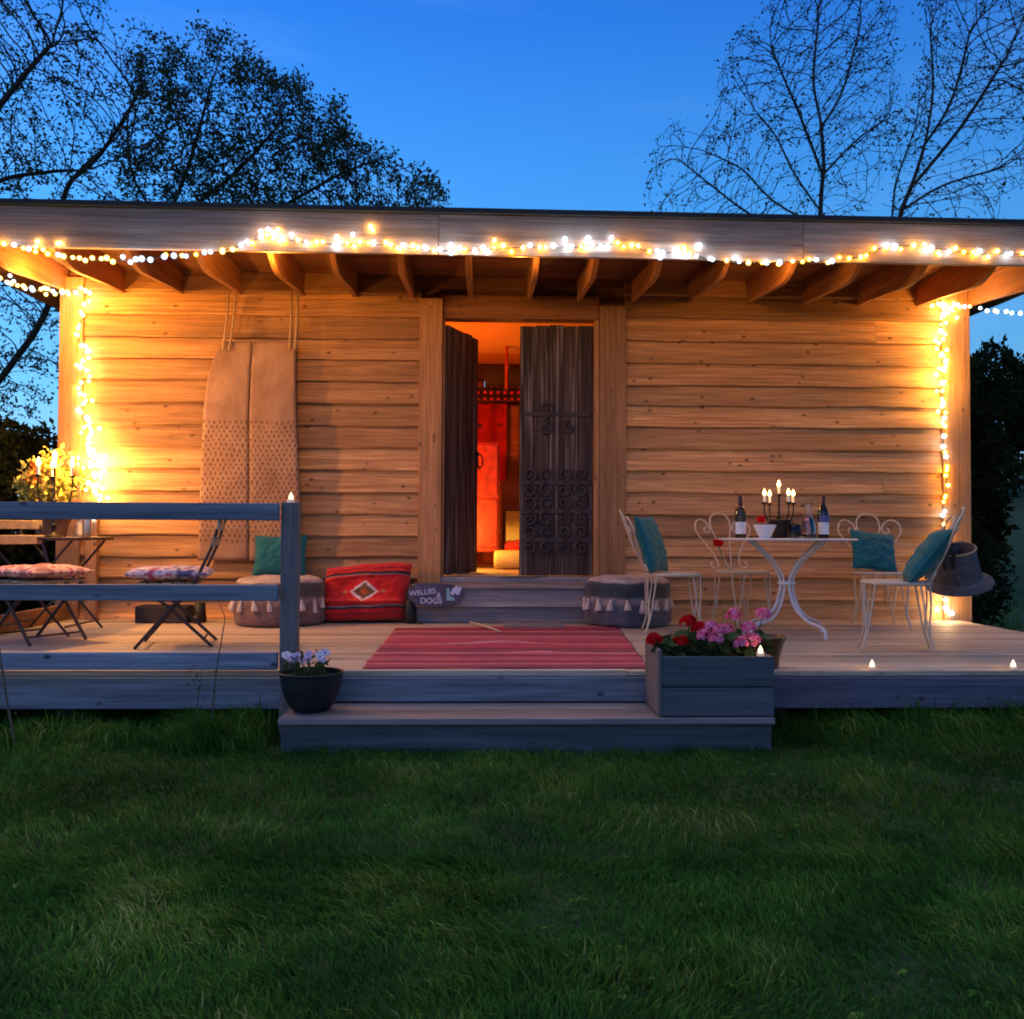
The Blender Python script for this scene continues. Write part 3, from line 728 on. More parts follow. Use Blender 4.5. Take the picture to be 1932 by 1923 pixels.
tree('bare budding tree with forked leaning trunk at the far right of the roof',
     [[(1640, 1040, 0), (1660, 600, 0), (1695, 420, 0), (1720, 350, 0), (1745, 270, 0), (1760, 170, .2), (1755, 60, .2)],
      [(1720, 350, 0), (1740, 330, .2), (1820, 230, .3), (1890, 120, .4)], [(1740, 280, 0), (1795, 190, -.3), (1830, 60, -.3)], [(1705, 395, 0), (1780, 350, .3), (1880, 320, .4)],
      [(1660, 600, 0), (1680, 440, -.2), (1690, 350, -.2), (1720, 260, -.4)]],
     [(1665, 300), (1715, 180), (1745, 60), (1730, 0), (1770, -80), (2060, -100), (2070, 330), (1960, 350), (1900, 400), (1870, 470), (1690, 470), (1670, 400)],
     7.2, 1.3, 2500, 0.11, 0.0042, 1.2, 0.07, M['bud'], weight=lambda x, y: 0.4 if y > 250 else 1.0, di=10, limb_pow=0.34)

# shrubs and hedge
def shrub(label, c, rx, ry, h, n, size, mat=None, name='shrub', cat='shrub', group=None, z0=GZ):
    e = empty(name, (c[0], c[1], z0), label=label, cat=cat, group=group)
    b = MB(); s_ = random.random() * 50
    for _ in range(n):
        a, u, q = random.uniform(0, 6.28), random.uniform(-1, 1), random.random() ** 0.33
        sx, sy, sz = math.sqrt(1 - u * u) * math.cos(a), math.sqrt(1 - u * u) * math.sin(a), u
        f_ = 0.78 + 0.3 * noise.noise((sx * 1.9 + s_, sy * 1.9, sz * 1.9)) + 0.16 * noise.noise((sx * 5 + s_, sy * 5, sz * 5))
        q = 0.72 + 0.28 * q if random.random() < 0.85 else q
        p = np.array((sx * rx * f_ * q, sy * ry * f_ * q, max(0.02, h * 0.48 + sz * h * 0.55 * f_ * q)))
        add_leaf(b, p, size, min(1, max(0, 0.5 + 0.9 * noise.noise(tuple(p * 2.2 + s_)))))
    b.build('foliage', mat or M['hedge'], e)
    b = MB()
    for i in range(5):
        a = i * 1.3; b.tube([(0.05 * math.cos(a), 0.05 * math.sin(a), -0.05), (rx * .3 * math.cos(a), ry * .3 * math.sin(a), h * .35), (rx * .5 * math.cos(a), ry * .5 * math.sin(a), h * .75)], [0.03, 0.02, 0.008], 5)
    b.build('stems', M['bark'], e)
    return e
shrub('rounded brownish bush beside the left corner of the cabin', (-4.55, 1.2), 0.8, 0.8, 2.25, 14000, 0.085)
shrub('low dark bush behind the left garden table', (-5.2, 0.2), 0.8, 0.8, 1.5, 8000, 0.09)
shrub('tall dark shrub against the right side of the cabin', (5.0, 2.4), 0.8, 1.1, 3.2, 14000, 0.11)
shrub('dark evergreen bush beyond the shrub right of the cabin', (7.7, 6.4), 1.3, 1.5, 2.2, 9000, 0.12, z0=1.6)
shrub('low bush at the foot of the cabin right wall', (4.75, 1.2), 0.45, 0.6, 1.3, 3000, 0.06)
# far hedgerow closing the view
hd = MB()
def hedgerow(pts, h, n):
    for _ in range(n):
        t = random.random() * (len(pts) - 1); i = int(t); f_ = t - i
        x = pts[i][0] * (1 - f_) + pts[i + 1][0] * f_; y = pts[i][1] * (1 - f_) + pts[i + 1][1] * f_
        top = h * (0.8 + 0.35 * noise.noise((x * 0.35, y * 0.35, 2)) + 0.12 * noise.noise((x * 1.7, y * 1.7, 5)))
        z = top * random.random() ** 0.6
        add_leaf(hd, np.array((x + random.gauss(0, 0.5), y + random.gauss(0, 0.6), lawn_height(x, y) + z)), 0.3, random.random())
hedgerow([(-22, 8), (-14, 12), (-6, 14), (4, 15), (9.5, 15)], 3.2, 9000)
hedgerow([(12.2, 17), (20, 22), (34, 24)], 4.2, 6000)
hedgerow([(8, 34), (14, 36), (26, 38)], 5.0, 3500)
tag(hd.build('hedgerow', M['hedge']), 'dark hedgerow closing the view behind the cabin', 'hedge', kind='stuff')
# ================================================================== CUSHIONS AND POUFS
def pillow(w_, h_, th, n=32, wr=0.02, seed=1.0, cf=None):
    """a square cushion standing in the local x-z plane, bottom edge at z = 0, soft pinched corners"""
    b = MB()
    def side(sg):
        def fn(u, v):
            a, c = u * 2 - 1, v * 2 - 1
            puff = ((1 - a * a) * (1 - c * c)); puff = max(0, puff) ** 0.42
            pin = 1 - 0.07 * (1 - a * a) * (abs(c) ** 3); pin2 = 1 - 0.07 * (1 - c * c) * (abs(a) ** 3)
            wrk = wr * (noise.noise((a * 2.3 + seed, c * 2.3, sg * 3)) + 0.6 * noise.noise((a * 6 + seed, c * 6, sg)))
            return (a * w_ / 2 * pin2, sg * (th / 2 * puff + wrk * puff), h_ / 2 + c * h_ / 2 * pin)
        return fn
    b.grid(side(-1), n, n, cf); b.grid(side(1), n, n, cf, flip=True)
    return b
def cushion(label, loc, rot, w_, h_, th, mat, seed, cf=None, cat='cushion', group=None):
    e = empty('cushion', loc, label=label, cat=cat, group=group, rot=rot)
    pillow(w_, h_, th, seed=seed, cf=cf).build('cover', mat, e, smooth=True)
    b = MB(); n = 26; path = []
    for sgn_, fn in ((0, lambda t: (t, 0)), (1, lambda t: (1, t)), (2, lambda t: (1 - t, 1)), (3, lambda t: (0, 1 - t))):
        for i in range(n):
            u, v = fn(i / n); a, c = u * 2 - 1, v * 2 - 1
            pin = 1 - 0.07 * (1 - a * a) * (abs(c) ** 3); pin2 = 1 - 0.07 * (1 - c * c) * (abs(a) ** 3)
            path.append((a * w_ / 2 * pin2, 0, h_ / 2 + c * h_ / 2 * pin))
    b.tube(path, 0.004, 5, closed=True); b.build('seam', mat, e, smooth=True)
    return e

def pouf(label, c, r, h, cols, seed):
    e = empty('pouf', c, rz=seed, label=label, cat='pouf', group='tasselled floor poufs')
    k_ = [(0.72, 0.0), (0.95, 0.03), (1.0, 0.12), (1.0, 0.35), (0.99, 0.62), (0.985, 0.8), (0.9, 0.93), (0.7, 0.985), (0.35, 1.0), (0.01, 1.0)]
    prof = [(p.x, p.y) for p in spline([(a, z, 0) for a, z in k_], 4)]
    b = MB(); n = 48; vs, cs, fs = [], [], []
    for a_, z in prof:
        for q in range(n):
            an = 2 * math.pi * q / n
            rr = r * max(0.0, a_) * (1 + 0.025 * noise.noise((math.cos(an) * 2 + seed, math.sin(an) * 2, z * 3)) + 0.008 * math.sin(an * 16) * (1 - z))
            vs.append((rr * math.cos(an), rr * math.sin(an), z * h + 0.012 * noise.noise((math.cos(an) * a_ * 3, math.sin(an) * a_ * 3, seed))))
            band = cols[0] if z > 0.88 else cols[1] if z > 0.56 else cols[2] if z > 0.44 else cols[3]
            m_ = 0.75 + 0.5 * random.random(); cs.append(tuple(x * m_ for x in band))
    for i in range(len(prof) - 1):
        for q in range(n): fs.append((i * n + q, i * n + (q + 1) % n, (i + 1) * n + (q + 1) % n, (i + 1) * n + q))
    fs.append(tuple(range(n))[::-1]); b.add(vs, fs, 0.5, cs); b.build('cover', fabattr, e, smooth=True)
    prof2 = [(0.004, 0.0), (0.014, -0.012), (0.011, -0.026), (0.02, -0.04), (0.03, -0.085), (0.026, -0.092), (0.001, -0.09)]
    t0 = None
    for q in range(18):
        an = 2 * math.pi * q / 18 + 0.1
        if t0 is None:
            b = MB(); b.lathe(prof2[::-1], 9); t0 = o = b.build('tassel', M['tassel'], e, smooth=True)
        else:
            o = t0.copy(); COL.objects.link(o); o.parent = e
        o.location = (math.cos(an) * r * 1.01, math.sin(an) * r * 1.01, 0.56 * h); o.rotation_euler = (random.uniform(-.35, .35), random.uniform(-.25, .25), an); q_ = random.uniform(0.75, 1.25); o.scale = (q_, q_, random.uniform(0.85, 1.25))
    return e
fabattr = fabric('printed_fabric', (1, 1, 1), useattr=True, weave=90, bump=0.5, var=0.25)
M['tassel'] = fabric('cream_tassel', (0.62, 0.5, 0.46))
pl_c = on(528, 1183, 0.0); pouf('tasselled pouf carrying a teal cushion beside the red kilim cushion', (at(528, 1150, -0.42).x, -0.41, 0.002), 0.345, 0.37,
     [(0.4, 0.31, 0.29), (0.07, 0.06, 0.062), (0.25, 0.17, 0.15), (0.16, 0.095, 0.09)], 0.4)
pouf('blue-grey tasselled pouf between the doorstep and the table chairs', (at(1184, 1150, -0.42).x, -0.42, 0.002), 0.34, 0.38,
     [(0.36, 0.31, 0.33), (0.03, 0.045, 0.06), (0.2, 0.17, 0.18), (0.08, 0.08, 0.11)], 1.3)
pc = at(520, 1085, -0.4)
cushion('teal cushion propped on the left pouf behind the railing post', (pc.x, -0.28, 0.365), (R(-16), 0, R(3)), 0.42, 0.34, 0.14, M['teal'], 2.2, group='teal cushions')

# kilim floor cushion
def kilim(u, v):
    base = (0.62, 0.012, 0.012); dk = (0.1, 0.01, 0.015); gr = (0.3, 0.2, 0.2)
    if 0.79 < v < 0.83 or 0.19 < v < 0.23: return (0.02, 0.01, 0.012)
    if (0.88 < v < 0.895 or 0.1 < v < 0.115) : return dk
    if 0.775 < v < 0.80 or 0.225 < v < 0.26: return gr
    x, y = abs(u - 0.5) / 0.15, abs(v - 0.50) / 0.17
    d_ = x + y
    if d_ < 0.35: return (0.5, 0.08, 0.02)
    if d_ < 0.62: return (0.12, 0.09, 0.03)
    if d_ < 0.84: return (0.18, 0.06, 0.03)
    if d_ < 1.1: return (0.75, 0.62, 0.6)
    if abs(v - 0.5) < 0.03 and 0.2 < abs(u - 0.5) < 0.24: return (0.5, 0.2, 0.1)
    return base
kc = at(690, 1120, -0.3)
e = empty('floor_cushion', (kc.x, -0.30, 0.0), label='large red kilim floor cushion with white diamond, leaning on the wall', cat='cushion', rot=(R(-10), R(-1.5), R(2)))
b = MB(); n = 64
def kside(sg):
    def fn(u, v):
        a, c = u * 2 - 1, v * 2 - 1
        puff = max(0, (1 - abs(a) ** 6) * (1 - abs(c) ** 5)) ** 0.5
        sag = 0.05 * max(0, -c) * (1 - a * a)
        fold = 0.05 * math.exp(-((c + 0.36 + 0.05 * a) / 0.09) ** 2) + 0.02 * math.exp(-((c - 0.55 - 0.1 * a) / 0.08) ** 2) + 0.015 * noise.noise((a * 2.5, c * 2.5, sg + 4)) + 0.008 * noise.noise((a * 7, c * 7, sg))
        return (a * 0.34 * (1 + 0.06 * max(0, -c)) + 0.035 * c, sg * (0.115 * puff + (sag if sg < 0 else 0) + fold * puff), 0.235 + c * 0.222 + 0.02 * max(0, c) * math.sin(2.2 * (a + 0.4)) + 0.012 * noise.noise((a * 2, c, 7)))
    return fn
b.grid(kside(-1), n, n, kilim, t=.5); b.grid(kside(1), n, n, lambda u, v: (0.5, 0.01, 0.012), t=.5, flip=True)
b.build('cover', fabattr, e, smooth=True)
# dark bag beside it
bp = on(782, 1166, 0.0); e = empty('bag', (bp.x, -0.36, 0.0), label='small black bag slumped on the deck between red cushion and doorstep', cat='bag')
b = MB(); b.lathe([(0.04, 0.0), (0.06, 0.03), (0.058, 0.1), (0.045, 0.17), (0.02, 0.2), (0.001, 0.2)], 16, sx=0.85, wob=lambda a, z: 1 + 0.15 * noise.noise((math.cos(a) * 2, math.sin(a) * 2, z * 12))); b.build('body', M['black'], e, smooth=True)
b = MB(); b.tube(spline([(-0.03, 0, .18), (-0.02, 0, .25), (0.02, 0, .25), (0.03, 0, .18)], 5), 0.006, 6); b.tube([(0.04, -0.03, 0.01), (0.08, -0.05, 0.008), (0.1, -0.05, 0.008)], 0.012, 6); b.build('strap', M['black'], e, smooth=True)

# slate sign
def text_mesh(s, size, name, mat, parent, loc, rz=0.0):
    cu = bpy.data.curves.new(name, 'FONT'); cu.body = s; cu.size = size; cu.extrude = 0.0012; cu.align_x = 'CENTER'; cu.offset = size * 0.012
    tmp = bpy.data.objects.new(name + '_curve', cu); COL.objects.link(tmp)
    me = bpy.data.meshes.new_from_object(tmp.evaluated_get(bpy.context.evaluated_depsgraph_get()))
    bpy.data.objects.remove(tmp); bpy.data.curves.remove(cu)
    me.materials.clear(); me.materials.append(mat)
    o = bpy.data.objects.new(name, me); COL.objects.link(o); o.parent = parent; o.location = loc
    o.rotation_euler = (R(90), rz, 0); return o
sp0 = at(821, 1122, -0.43)
sg = empty('sign', (sp0.x, -0.425, sp0.z), label='oval slate sign with painted lettering leaning on the doorstep', cat='sign', rot=(R(-6), R(1), 0))
b = MB(); poly = []
for i in range(48):
    a = 2 * math.pi * i / 48; ex = abs(math.cos(a)) ** 0.72 * (1 if math.cos(a) > 0 else -1); ez = abs(math.sin(a)) ** 0.8 * (1 if math.sin(a) > 0 else -1)
    poly.append((0.215 * ex, 0.0, 0.092 * ez * (1 + 0.05 * math.sin(3 * a))))
b.prism(poly, (0, 0.016, 0)); b.build('board', M['slate'], sg, bevel=0.003)
text_mesh('MUDDY', 0.034, 'lettering', plain('faded_paint', (0.2, 0.2, 0.3), 0.9), sg, (-0.10, -0.0015, 0.043), R(-5))
text_mesh('WELLIES', 0.056, 'lettering', M['chalk'], sg, (-0.095, -0.0015, -0.002), R(-8))
text_mesh('&', 0.05, 'lettering', M['chalk'], sg, (0.028, -0.0015, -0.02))
text_mesh('DOGS', 0.062, 'lettering', M['chalk'], sg, (-0.03, -0.0015, -0.07))
b = MB()
for x, z, r_ in ((0.15, 0.035, 0.022), (0.175, 0.02, 0.02), (0.165, 0.055, 0.017), (0.135, 0.012, 0.016), (0.19, 0.045, 0.016)):
    b.lathe([(r_, -0.002), (r_ * 0.9, 0.0005), (0.001, 0.001)], 12, Matrix.Translation((x, -0.001, z)) @ Matrix.Rotation(R(90), 4, 'X'))
b.build('flower_motif', M['chalk'], sg)
b = MB()
b.prism([(0.088, -0.002, 0.05), (0.112, -0.002, 0.05), (0.115, -0.002, -0.01), (0.15, -0.002, -0.022), (0.155, -0.002, -0.045), (0.09, -0.002, -0.045)], (0, 0.002, 0)); b.build('boot_motif', M['chalkteal'], sg)

# rug and mats
c00, c10, c01, c11 = on(683, 1263), on(1226, 1262), on(747, 1186), on(1163, 1181)
rug = empty('rug', (0, -2.0, 0), label='red and pink striped woven rug on the deck before the doorstep', cat='rug')
def rugf(u, v):
    p = (c00 * (1 - u) + c10 * u) * (1 - v) + (c01 * (1 - u) + c11 * u) * v
    z = 0.006 + 0.003 * noise.noise((p.x * 3, p.y * 4, 1)) + 0.028 * math.exp(-((v - 0.47 - 0.05 * math.sin(u * 5)) / 0.05) ** 2) * math.exp(-((u - 0.45) / 0.16) ** 2) + 0.018 * math.exp(-((v - 0.33) / 0.035) ** 2) * math.exp(-((u - 0.63) / 0.05) ** 2)
    return (p.x + 0.012 * noise.noise((0, p.y * 5, 3)), p.y + 2.0 + 0.012 * noise.noise((p.x * 3, 0, 7)), z)
b = MB(); b.grid(rugf, 90, 90)
o = b.build('pile', M['rug'], rug, smooth=True); so = o.modifiers.new('thick', 'SOLIDIFY'); so.thickness = 0.005; so.offset = -1
mc = on(1003, 1177)
b = MB(); b.box(mc.x - 0.23, mc.x + 0.23, -0.74, -0.45, 0.003, 0.018); tag(b.build('doormat', plain('grey_coir', (0.22, 0.2, 0.2), 0.95, 0, 0.35, 80, 0.8), bevel=0.004), 'small grey doormat between the doorstep and the striped rug', 'doormat')
s0, s1 = on(888, 1174, 0.02), on(945, 1192, 0.02)
b = MB(); b.tube([s0, s0.lerp(s1, .5) + Vector((0, 0, .004)), s1], [0.009, 0.008, 0.005], 7); tag(b.build('stick', M['whiteiron'], smooth=True), 'pale bare stick lying across the edge of doormat and rug', 'stick')
b = MB()
def strawf(u, v):
    return (DL + 0.02 + u * (DR - DL - 0.12), -0.065 + v * 0.75 + 0.02 * math.sin(u * 9) * (1 - v), 0.359 + 0.008 * abs(noise.noise((u * 5, v * 5, 2))) - (0.0 if v > 0.05 else 0.002))
b.grid(strawf, 30, 24); o = b.build('entrance_mat', plain('straw', (0.62, 0.5, 0.25), 0.9, 0, 0.2, 30, 0.5), smooth=True)
tag(o, 'straw coloured mat spread over the cabin threshold', 'mat')

# ================================================================== HAMMOCK ON THE WALL
hm_ = empty('woven_hammock', (at(470, 1057, -0.2).x, -0.2, 0.0), label='tan two-panel woven hammock hanging on ropes against the left siding', cat='hammock')
H0 = Vector((at(470, 1057, -0.2).x, -0.2, 0.0))
rowsL = [(1057, 374), (960, 377), (860, 381), (780, 384), (720, 391), (680, 402), (655, 415), (645, 421)]
rowsC = [(1057, 470), (960, 470), (860, 470), (780, 470), (720, 472), (680, 474), (655, 476), (645, 477)]
rowsR = [(1057, 566), (960, 566), (860, 562), (780, 558), (720, 557), (680, 557), (655, 557), (645, 557)]
offY = [-0.16, -0.215, -0.235, -0.235, -0.225, -0.205, -0.175, -0.15]
def interp(rows, py):
    for (a, xa), (b_, xb) in zip(rows, rows[1:]):
        if b_ <= py <= a: t = (a - py) / (a - b_); return xa + (xb - xa) * t
    return rows[-1][1]
for A, B in ((rowsL, rowsC), (rowsC, rowsR)):
    b = MB()
    def fn(u, v, A=A, B=B):
        py = 1057 + (645 - 1057) * v; xa, xb = interp(A, py), interp(B, py)
        gap = 1.2
        px = (xa + (gap if A is rowsC else 0)) * (1 - u) + (xb - (gap if B is rowsC else 0)) * u
        t = v * 7; i = min(6, int(t)); yy = offY[i] + (offY[i + 1] - offY[i]) * (t - i)
        yy -= 0.010 * math.sin(math.pi * u) + 0.02 * noise.noise((u * 1.6, v * 4, 1 if A is rowsL else 2)) + 0.006 * noise.noise((u * 6, v * 14, 5))
        return at(px, py, yy) - H0
    b.grid(fn, 14, 50); o = b.build('panel', M['jute'], hm_, smooth=True)
    so = o.modifiers.new('thick', 'SOLIDIFY'); so.thickness = 0.018; so.offset = 0
for (x0, x1) in ((432, 420), (446, 432), (549, 546), (561, 556)):
    b = MB(); a_, c_ = at(x0, 549, -0.1) - H0, at(x1, 660, -0.185) - H0
    b.tube([a_, a_.lerp(c_, .5) + Vector((.004, .01, 0)), c_], 0.009, 7); b.build('rope', M['rope'], hm_, smooth=True)

# ================================================================== IRON GARDEN CHAIRS AND TABLE
def iron_chair():
    e = empty('garden_chair'); SZ = 0.42
    b = MB(); ring = [(0.2 * math.cos(a) * 1.0, 0.2 * math.sin(a), SZ) for a in [2 * math.pi * i / 40 for i in range(40)]]
    b.tube(ring, 0.011, 8, closed=True); b.lathe([(0.001, SZ - 0.006), (0.195, SZ - 0.002), (0.195, SZ + 0.003), (0.001, SZ - 0.001)], 40)
    for i in range(7):
        x = -0.15 + i * 0.05; w_ = math.sqrt(max(0.0, 0.19 ** 2 - x * x)); b.tube([(x, -w_, SZ + 0.004), (x, w_, SZ + 0.004)], 0.004, 5)
    b.build('seat', M['whiteiron'], e, smooth=True)
    for ang in (-52, -128, 52, 128):
        b = MB(); a = R(ang); ca, sa = math.cos(a), math.sin(a); foot = Vector((0.265 * ca, 0.265 * sa, 0.004))
        for tg in (-0.045, 0.045):
            p0 = Vector((0.195 * ca - sa * tg, 0.195 * sa + ca * tg, SZ - 0.008))
            b.tube(spline([p0, p0 * 1.03 + Vector((0, 0, -0.03)), Vector((0.212 * ca - sa * tg * .75, 0.212 * sa + ca * tg * .75, 0.28)), Vector((0.222 * ca - sa * tg * .15, 0.222 * sa + ca * tg * .15, 0.12)), foot], 5), 0.0062, 6)
        b.build('leg', M['whiteiron'], e, smooth=True)
    b = MB()
    def P(x, z): return Vector((x, 0.175 + 0.17 * z / 0.45 + 0.035 * (1 - (x / 0.25) ** 2) * min(1, z / 0.2), SZ + z))
    for s in (-1, 1):
        side = [(-0.135, 0.055), (-0.155, 0.07), (-0.16, 0.045), (-0.14, 0.02), (-0.105, 0.03), (-0.095, 0.07), (-0.12, 0.14), (-0.19, 0.24), (-0.243, 0.315), (-0.232, 0.385), (-0.185, 0.412), (-0.13, 0.39), (-0.105, 0.34), (-0.125, 0.305), (-0.155, 0.315), (-0.153, 0.34), (-0.137, 0.342)]
        b.tube(spline([P(-s * x, z) for x, z in side], 5), 0.0065, 6)
    arch = [(-0.008, 0.0), (-0.045, 0.16), (-0.062, 0.26), (-0.088, 0.35), (-0.075, 0.43), (0.0, 0.465), (0.075, 0.43), (0.088, 0.35), (0.062, 0.26), (0.045, 0.16), (0.008, 0.0)]
    b.tube(spline([P(x, z) for x, z in arch], 5), 0.0065, 6)
    for s in (-1, 1): b.ball(P(s * 0.1, 0.335), 0.013, 8)
    b.build('backrest', M['whiteiron'], e, smooth=True)
    return e
def chair_at(c, loc, rz, label):
    c.location = loc; c.rotation_euler = (0, 0, rz); tag(c, label, 'chair', 'cream scrollwork iron chairs around the table'); return c
ch1 = iron_chair()
ch2, ch3, ch4 = copy_tree(ch1), copy_tree(ch1), copy_tree(ch1)
p1 = on(1250, 1183, 0); chair_at(ch1, (p1.x, -0.98, 0.002), R(84), 'cream iron chair seen side-on left of the table with teal cushion')
p2 = at(1400, 1120, -0.55); chair_at(ch2, (p2.x, -0.55, 0.002), R(14), 'cream iron chair behind the table with a red rose on its back')
p3 = at(1662, 1120, -0.62); chair_at(ch3, (p3.x, -0.62, 0.002), R(-8), 'cream iron chair against the wall on the right with teal cushion')
p4 = at(1690, 1150, -1.98); chair_at(ch4, (p4.x, -1.98, 0.002), R(-110), 'cream iron chair nearest the deck edge with basket hung on its back')
def chair_cushion(ch, label, seed, w_, h_, lean, dx=0.0, dy=0.06, twist=0.0, roll=0.0):
    Mx = Matrix.Translation(ch.location) @ Matrix.Rotation(ch.rotation_euler.z, 4, 'Z') @ Matrix.Translation((dx, dy, 0.432)) @ Matrix.Rotation(twist, 4, 'Z') @ Matrix.Rotation(roll, 4, 'Y') @ Matrix.Rotation(lean, 4, 'X')
    e = cushion(label, Mx.to_translation(), tuple(Mx.to_euler()), w_, h_, 0.13, M['teal'], seed, group='teal cushions'); return e
chair_cushion(ch1, 'teal cushion upright on the chair left of the table', 3.1, 0.43, 0.43, R(-17), 0.03, 0.09, R(-22))
chair_cushion(ch3, 'teal cushion leaning on the wall-side chair at right', 4.7, 0.36, 0.34, R(-26), -0.02, 0.07, R(8), R(7))
chair_cushion(ch4, 'teal cushion tilted back on the chair with the basket', 6.3, 0.40, 0.40, R(-37), 0, 0.06, 0, R(0))

TB = at(1484, 1150, -1.2); TX, TY, TZ = TB.x, -1.2, 0.688
tb = empty('garden_table', (TX, TY, 0.002), label='round white iron table with four splayed legs gathered at the waist', cat='table')
b = MB(); b.lathe([(0.001, TZ - 0.016), (0.455, TZ - 0.016), (0.474, TZ - 0.014), (0.477, TZ - 0.006), (0.472, TZ - 0.002), (0.001, TZ - 0.002)], 72); b.build('table_top', M['tableiron'], tb, smooth=False, bevel=0.002)
for ang in (-62, 28, 118, 208):
    a = R(ang); ca, sa = math.cos(a), math.sin(a); b = MB()
    for tg in (-0.018, 0.018):
        pr = [(0.34, TZ - 0.018), (0.24, 0.60), (0.13, 0.52), (0.06, 0.43), (0.042, 0.37), (0.05, 0.31), (0.1, 0.20), (0.2, 0.12), (0.31, 0.085), (0.345, 0.05), (0.35, 0.004)]
        if tg > 0: pr = [(r_ * 0.86, z) if 0.1 < z < 0.35 else (r_, z) for r_, z in pr]
        b.tube(spline([(r_ * ca - sa * tg * (1 if z > .1 else .3), r_ * sa + ca * tg * (1 if z > .1 else .3), z) for r_, z in pr], 5), 0.009 if tg < 0 else 0.0075, 7)
    b.build('leg', M['tableiron'], tb, smooth=True)
b = MB(); b.tube([(0.048 * math.cos(a), 0.048 * math.sin(a), 0.37) for a in [2 * math.pi * i / 20 for i in range(20)]], 0.014, 7, closed=True); b.build('collar', M['tableiron'], tb, smooth=True)

def lathe_obj(name, parent, prof, mat, n=28, smooth=True):
    b = MB(); b.lathe(prof, n); return b.build(name, mat, parent, smooth=smooth)
def sprof(pts, k_=5): return [(max(0.0006, p.x), p.y) for p in spline([(a, z, 0) for a, z in pts], k_)]
def wine(label, px, Y, gm, lab2, top):
    c = at(px, 1005, Y); e = empty('wine_bottle', (c.x, Y, TZ), label=label, cat='bottle'); e.rotation_euler = (0, 0, 0)
    lathe_obj('glass', e, sprof([(0.001, 0.003), (0.033, 0.0), (0.0385, 0.01), (0.0385, 0.1), (0.0385, 0.18), (0.034, 0.205), (0.018, 0.235), (0.0145, 0.25), (0.0145, 0.295), (0.001, 0.296)], 3), gm)
    lathe_obj('capsule', e, [(0.015, 0.235), (0.0156, 0.24), (0.0156, 0.3), (0.0135, 0.303), (0.001, 0.303)], M['foil'])
    b = MB(); n = 24
    def lf(u, v): a = R(-170 + u * 160); return (0.0392 * math.cos(a), 0.0392 * math.sin(a), 0.03 + v * 0.085)
    b.grid(lf, n, 1); b.build('label', M['label'], e, smooth=True)
    if lab2:
        b = MB(); b.grid(lambda u, v: (0.0397 * math.cos(R(-150 + u * 120)), 0.0397 * math.sin(R(-150 + u * 120)), 0.118 + v * 0.045), n, 1); b.build('upper_label', M['labelblue'], e, smooth=True)
    return e
wine('pale green wine bottle with white label standing alone at the left of the table', 1397, -1.15, M['bottle1'], False, 0)
wine('dark wine bottle with white and blue labels at the right of the table', 1553, -1.2, M['bottle2'], True, 0)
c = at(1443, 1005, -1.3); bw = empty('bowl', (c.x, -1.3, TZ), label='small white ceramic bowl on the table with a red rose in it', cat='bowl')
lathe_obj('body', bw, sprof([(0.001, 0.002), (0.035, 0.0), (0.04, 0.012), (0.06, 0.05), (0.077, 0.088), (0.075, 0.091), (0.056, 0.05), (0.03, 0.018), (0.001, 0.016)], 3), M['ceramic'])
def rose(b, c, r, n=26):
    for i in range(n):
        a = i * 2.4; f_ = i / n; rr = r * (0.25 + 0.75 * f_); el = R(80 - 95 * f_)
        d_ = Vector((math.cos(a) * math.cos(el), math.sin(a) * math.cos(el), math.sin(el))); t_ = Vector((-math.sin(a), math.cos(a), 0)); up = d_.cross(t_)
        p = Vector(c) + d_ * rr * 0.7; w_ = r * (0.5 + 0.2 * f_)
        vs = [p - t_ * w_ * .6 - up * w_ * .7, p + t_ * w_ * .6 - up * w_ * .7, p + t_ * w_ * .8 + up * w_ * .5 + d_ * w_ * .15, p + up * w_ * .85 + d_ * w_ * .3, p - t_ * w_ * .8 + up * w_ * .5 + d_ * w_ * .15]
        b.add(vs, [(0, 1, 2, 3, 4)])
re = empty('rose', (c.x - 0.02, -1.3, TZ + 0.02), label='deep red rose standing in the white bowl', cat='flower')
b = MB(); b.tube([(0, 0, 0), (0.0, 0, 0.06), (-0.005, 0, 0.09)], 0.003, 5); b.build('stem', M['stem'], re)
b = MB(); rose(b, (-0.006, 0, 0.11), 0.034); b.build('bloom', M['red'], re, smooth=True)
# rose hung on the chair behind the table
rp_ = at(1356, 1027, -0.55); re = empty('rose', (rp_.x, -0.52, rp_.z), label='red rose tucked into the back of the chair behind the table', cat='flower')
b = MB(); b.tube(spline([(0, 0, 0), (0.03, 0.02, -0.06), (0.06, 0.03, -0.13)], 4), 0.004, 5); b.build('stem', M['stem'], re)
b = MB(); rose(b, (0, -0.01, 0.01), 0.045, 30); b.build('bloom', M['red'], re, smooth=True)
c = at(1474, 1005, -1.05); e = empty('ice_bucket', (c.x, -1.05, TZ), label='dark low bucket behind the white bowl on the table', cat='bucket')
lathe_obj('body', e, sprof([(0.001, 0.001), (0.055, 0.0), (0.066, 0.06), (0.075, 0.125), (0.079, 0.13), (0.07, 0.128), (0.06, 0.06), (0.001, 0.02)], 3), M['iron'])
b = MB()
for s in (-1, 1): b.tube(spline([(s * 0.073, 0, 0.11), (s * 0.098, 0, 0.105), (s * 0.096, 0, 0.075), (s * 0.068, 0, 0.075)], 4), 0.005, 6)
b.build('handle', M['iron'], e, smooth=True)
def tumbler(px, Y, label):
    c = at(px, 1005, Y); e = empty('drinking_glass', (c.x, Y, TZ), label=label, cat='glass')
    lathe_obj('body', e, [(0.001, 0.004), (0.03, 0.0), (0.034, 0.004), (0.04, 0.1), (0.0385, 0.1), (0.0325, 0.012), (0.001, 0.011)], M['clear'], 24); return e
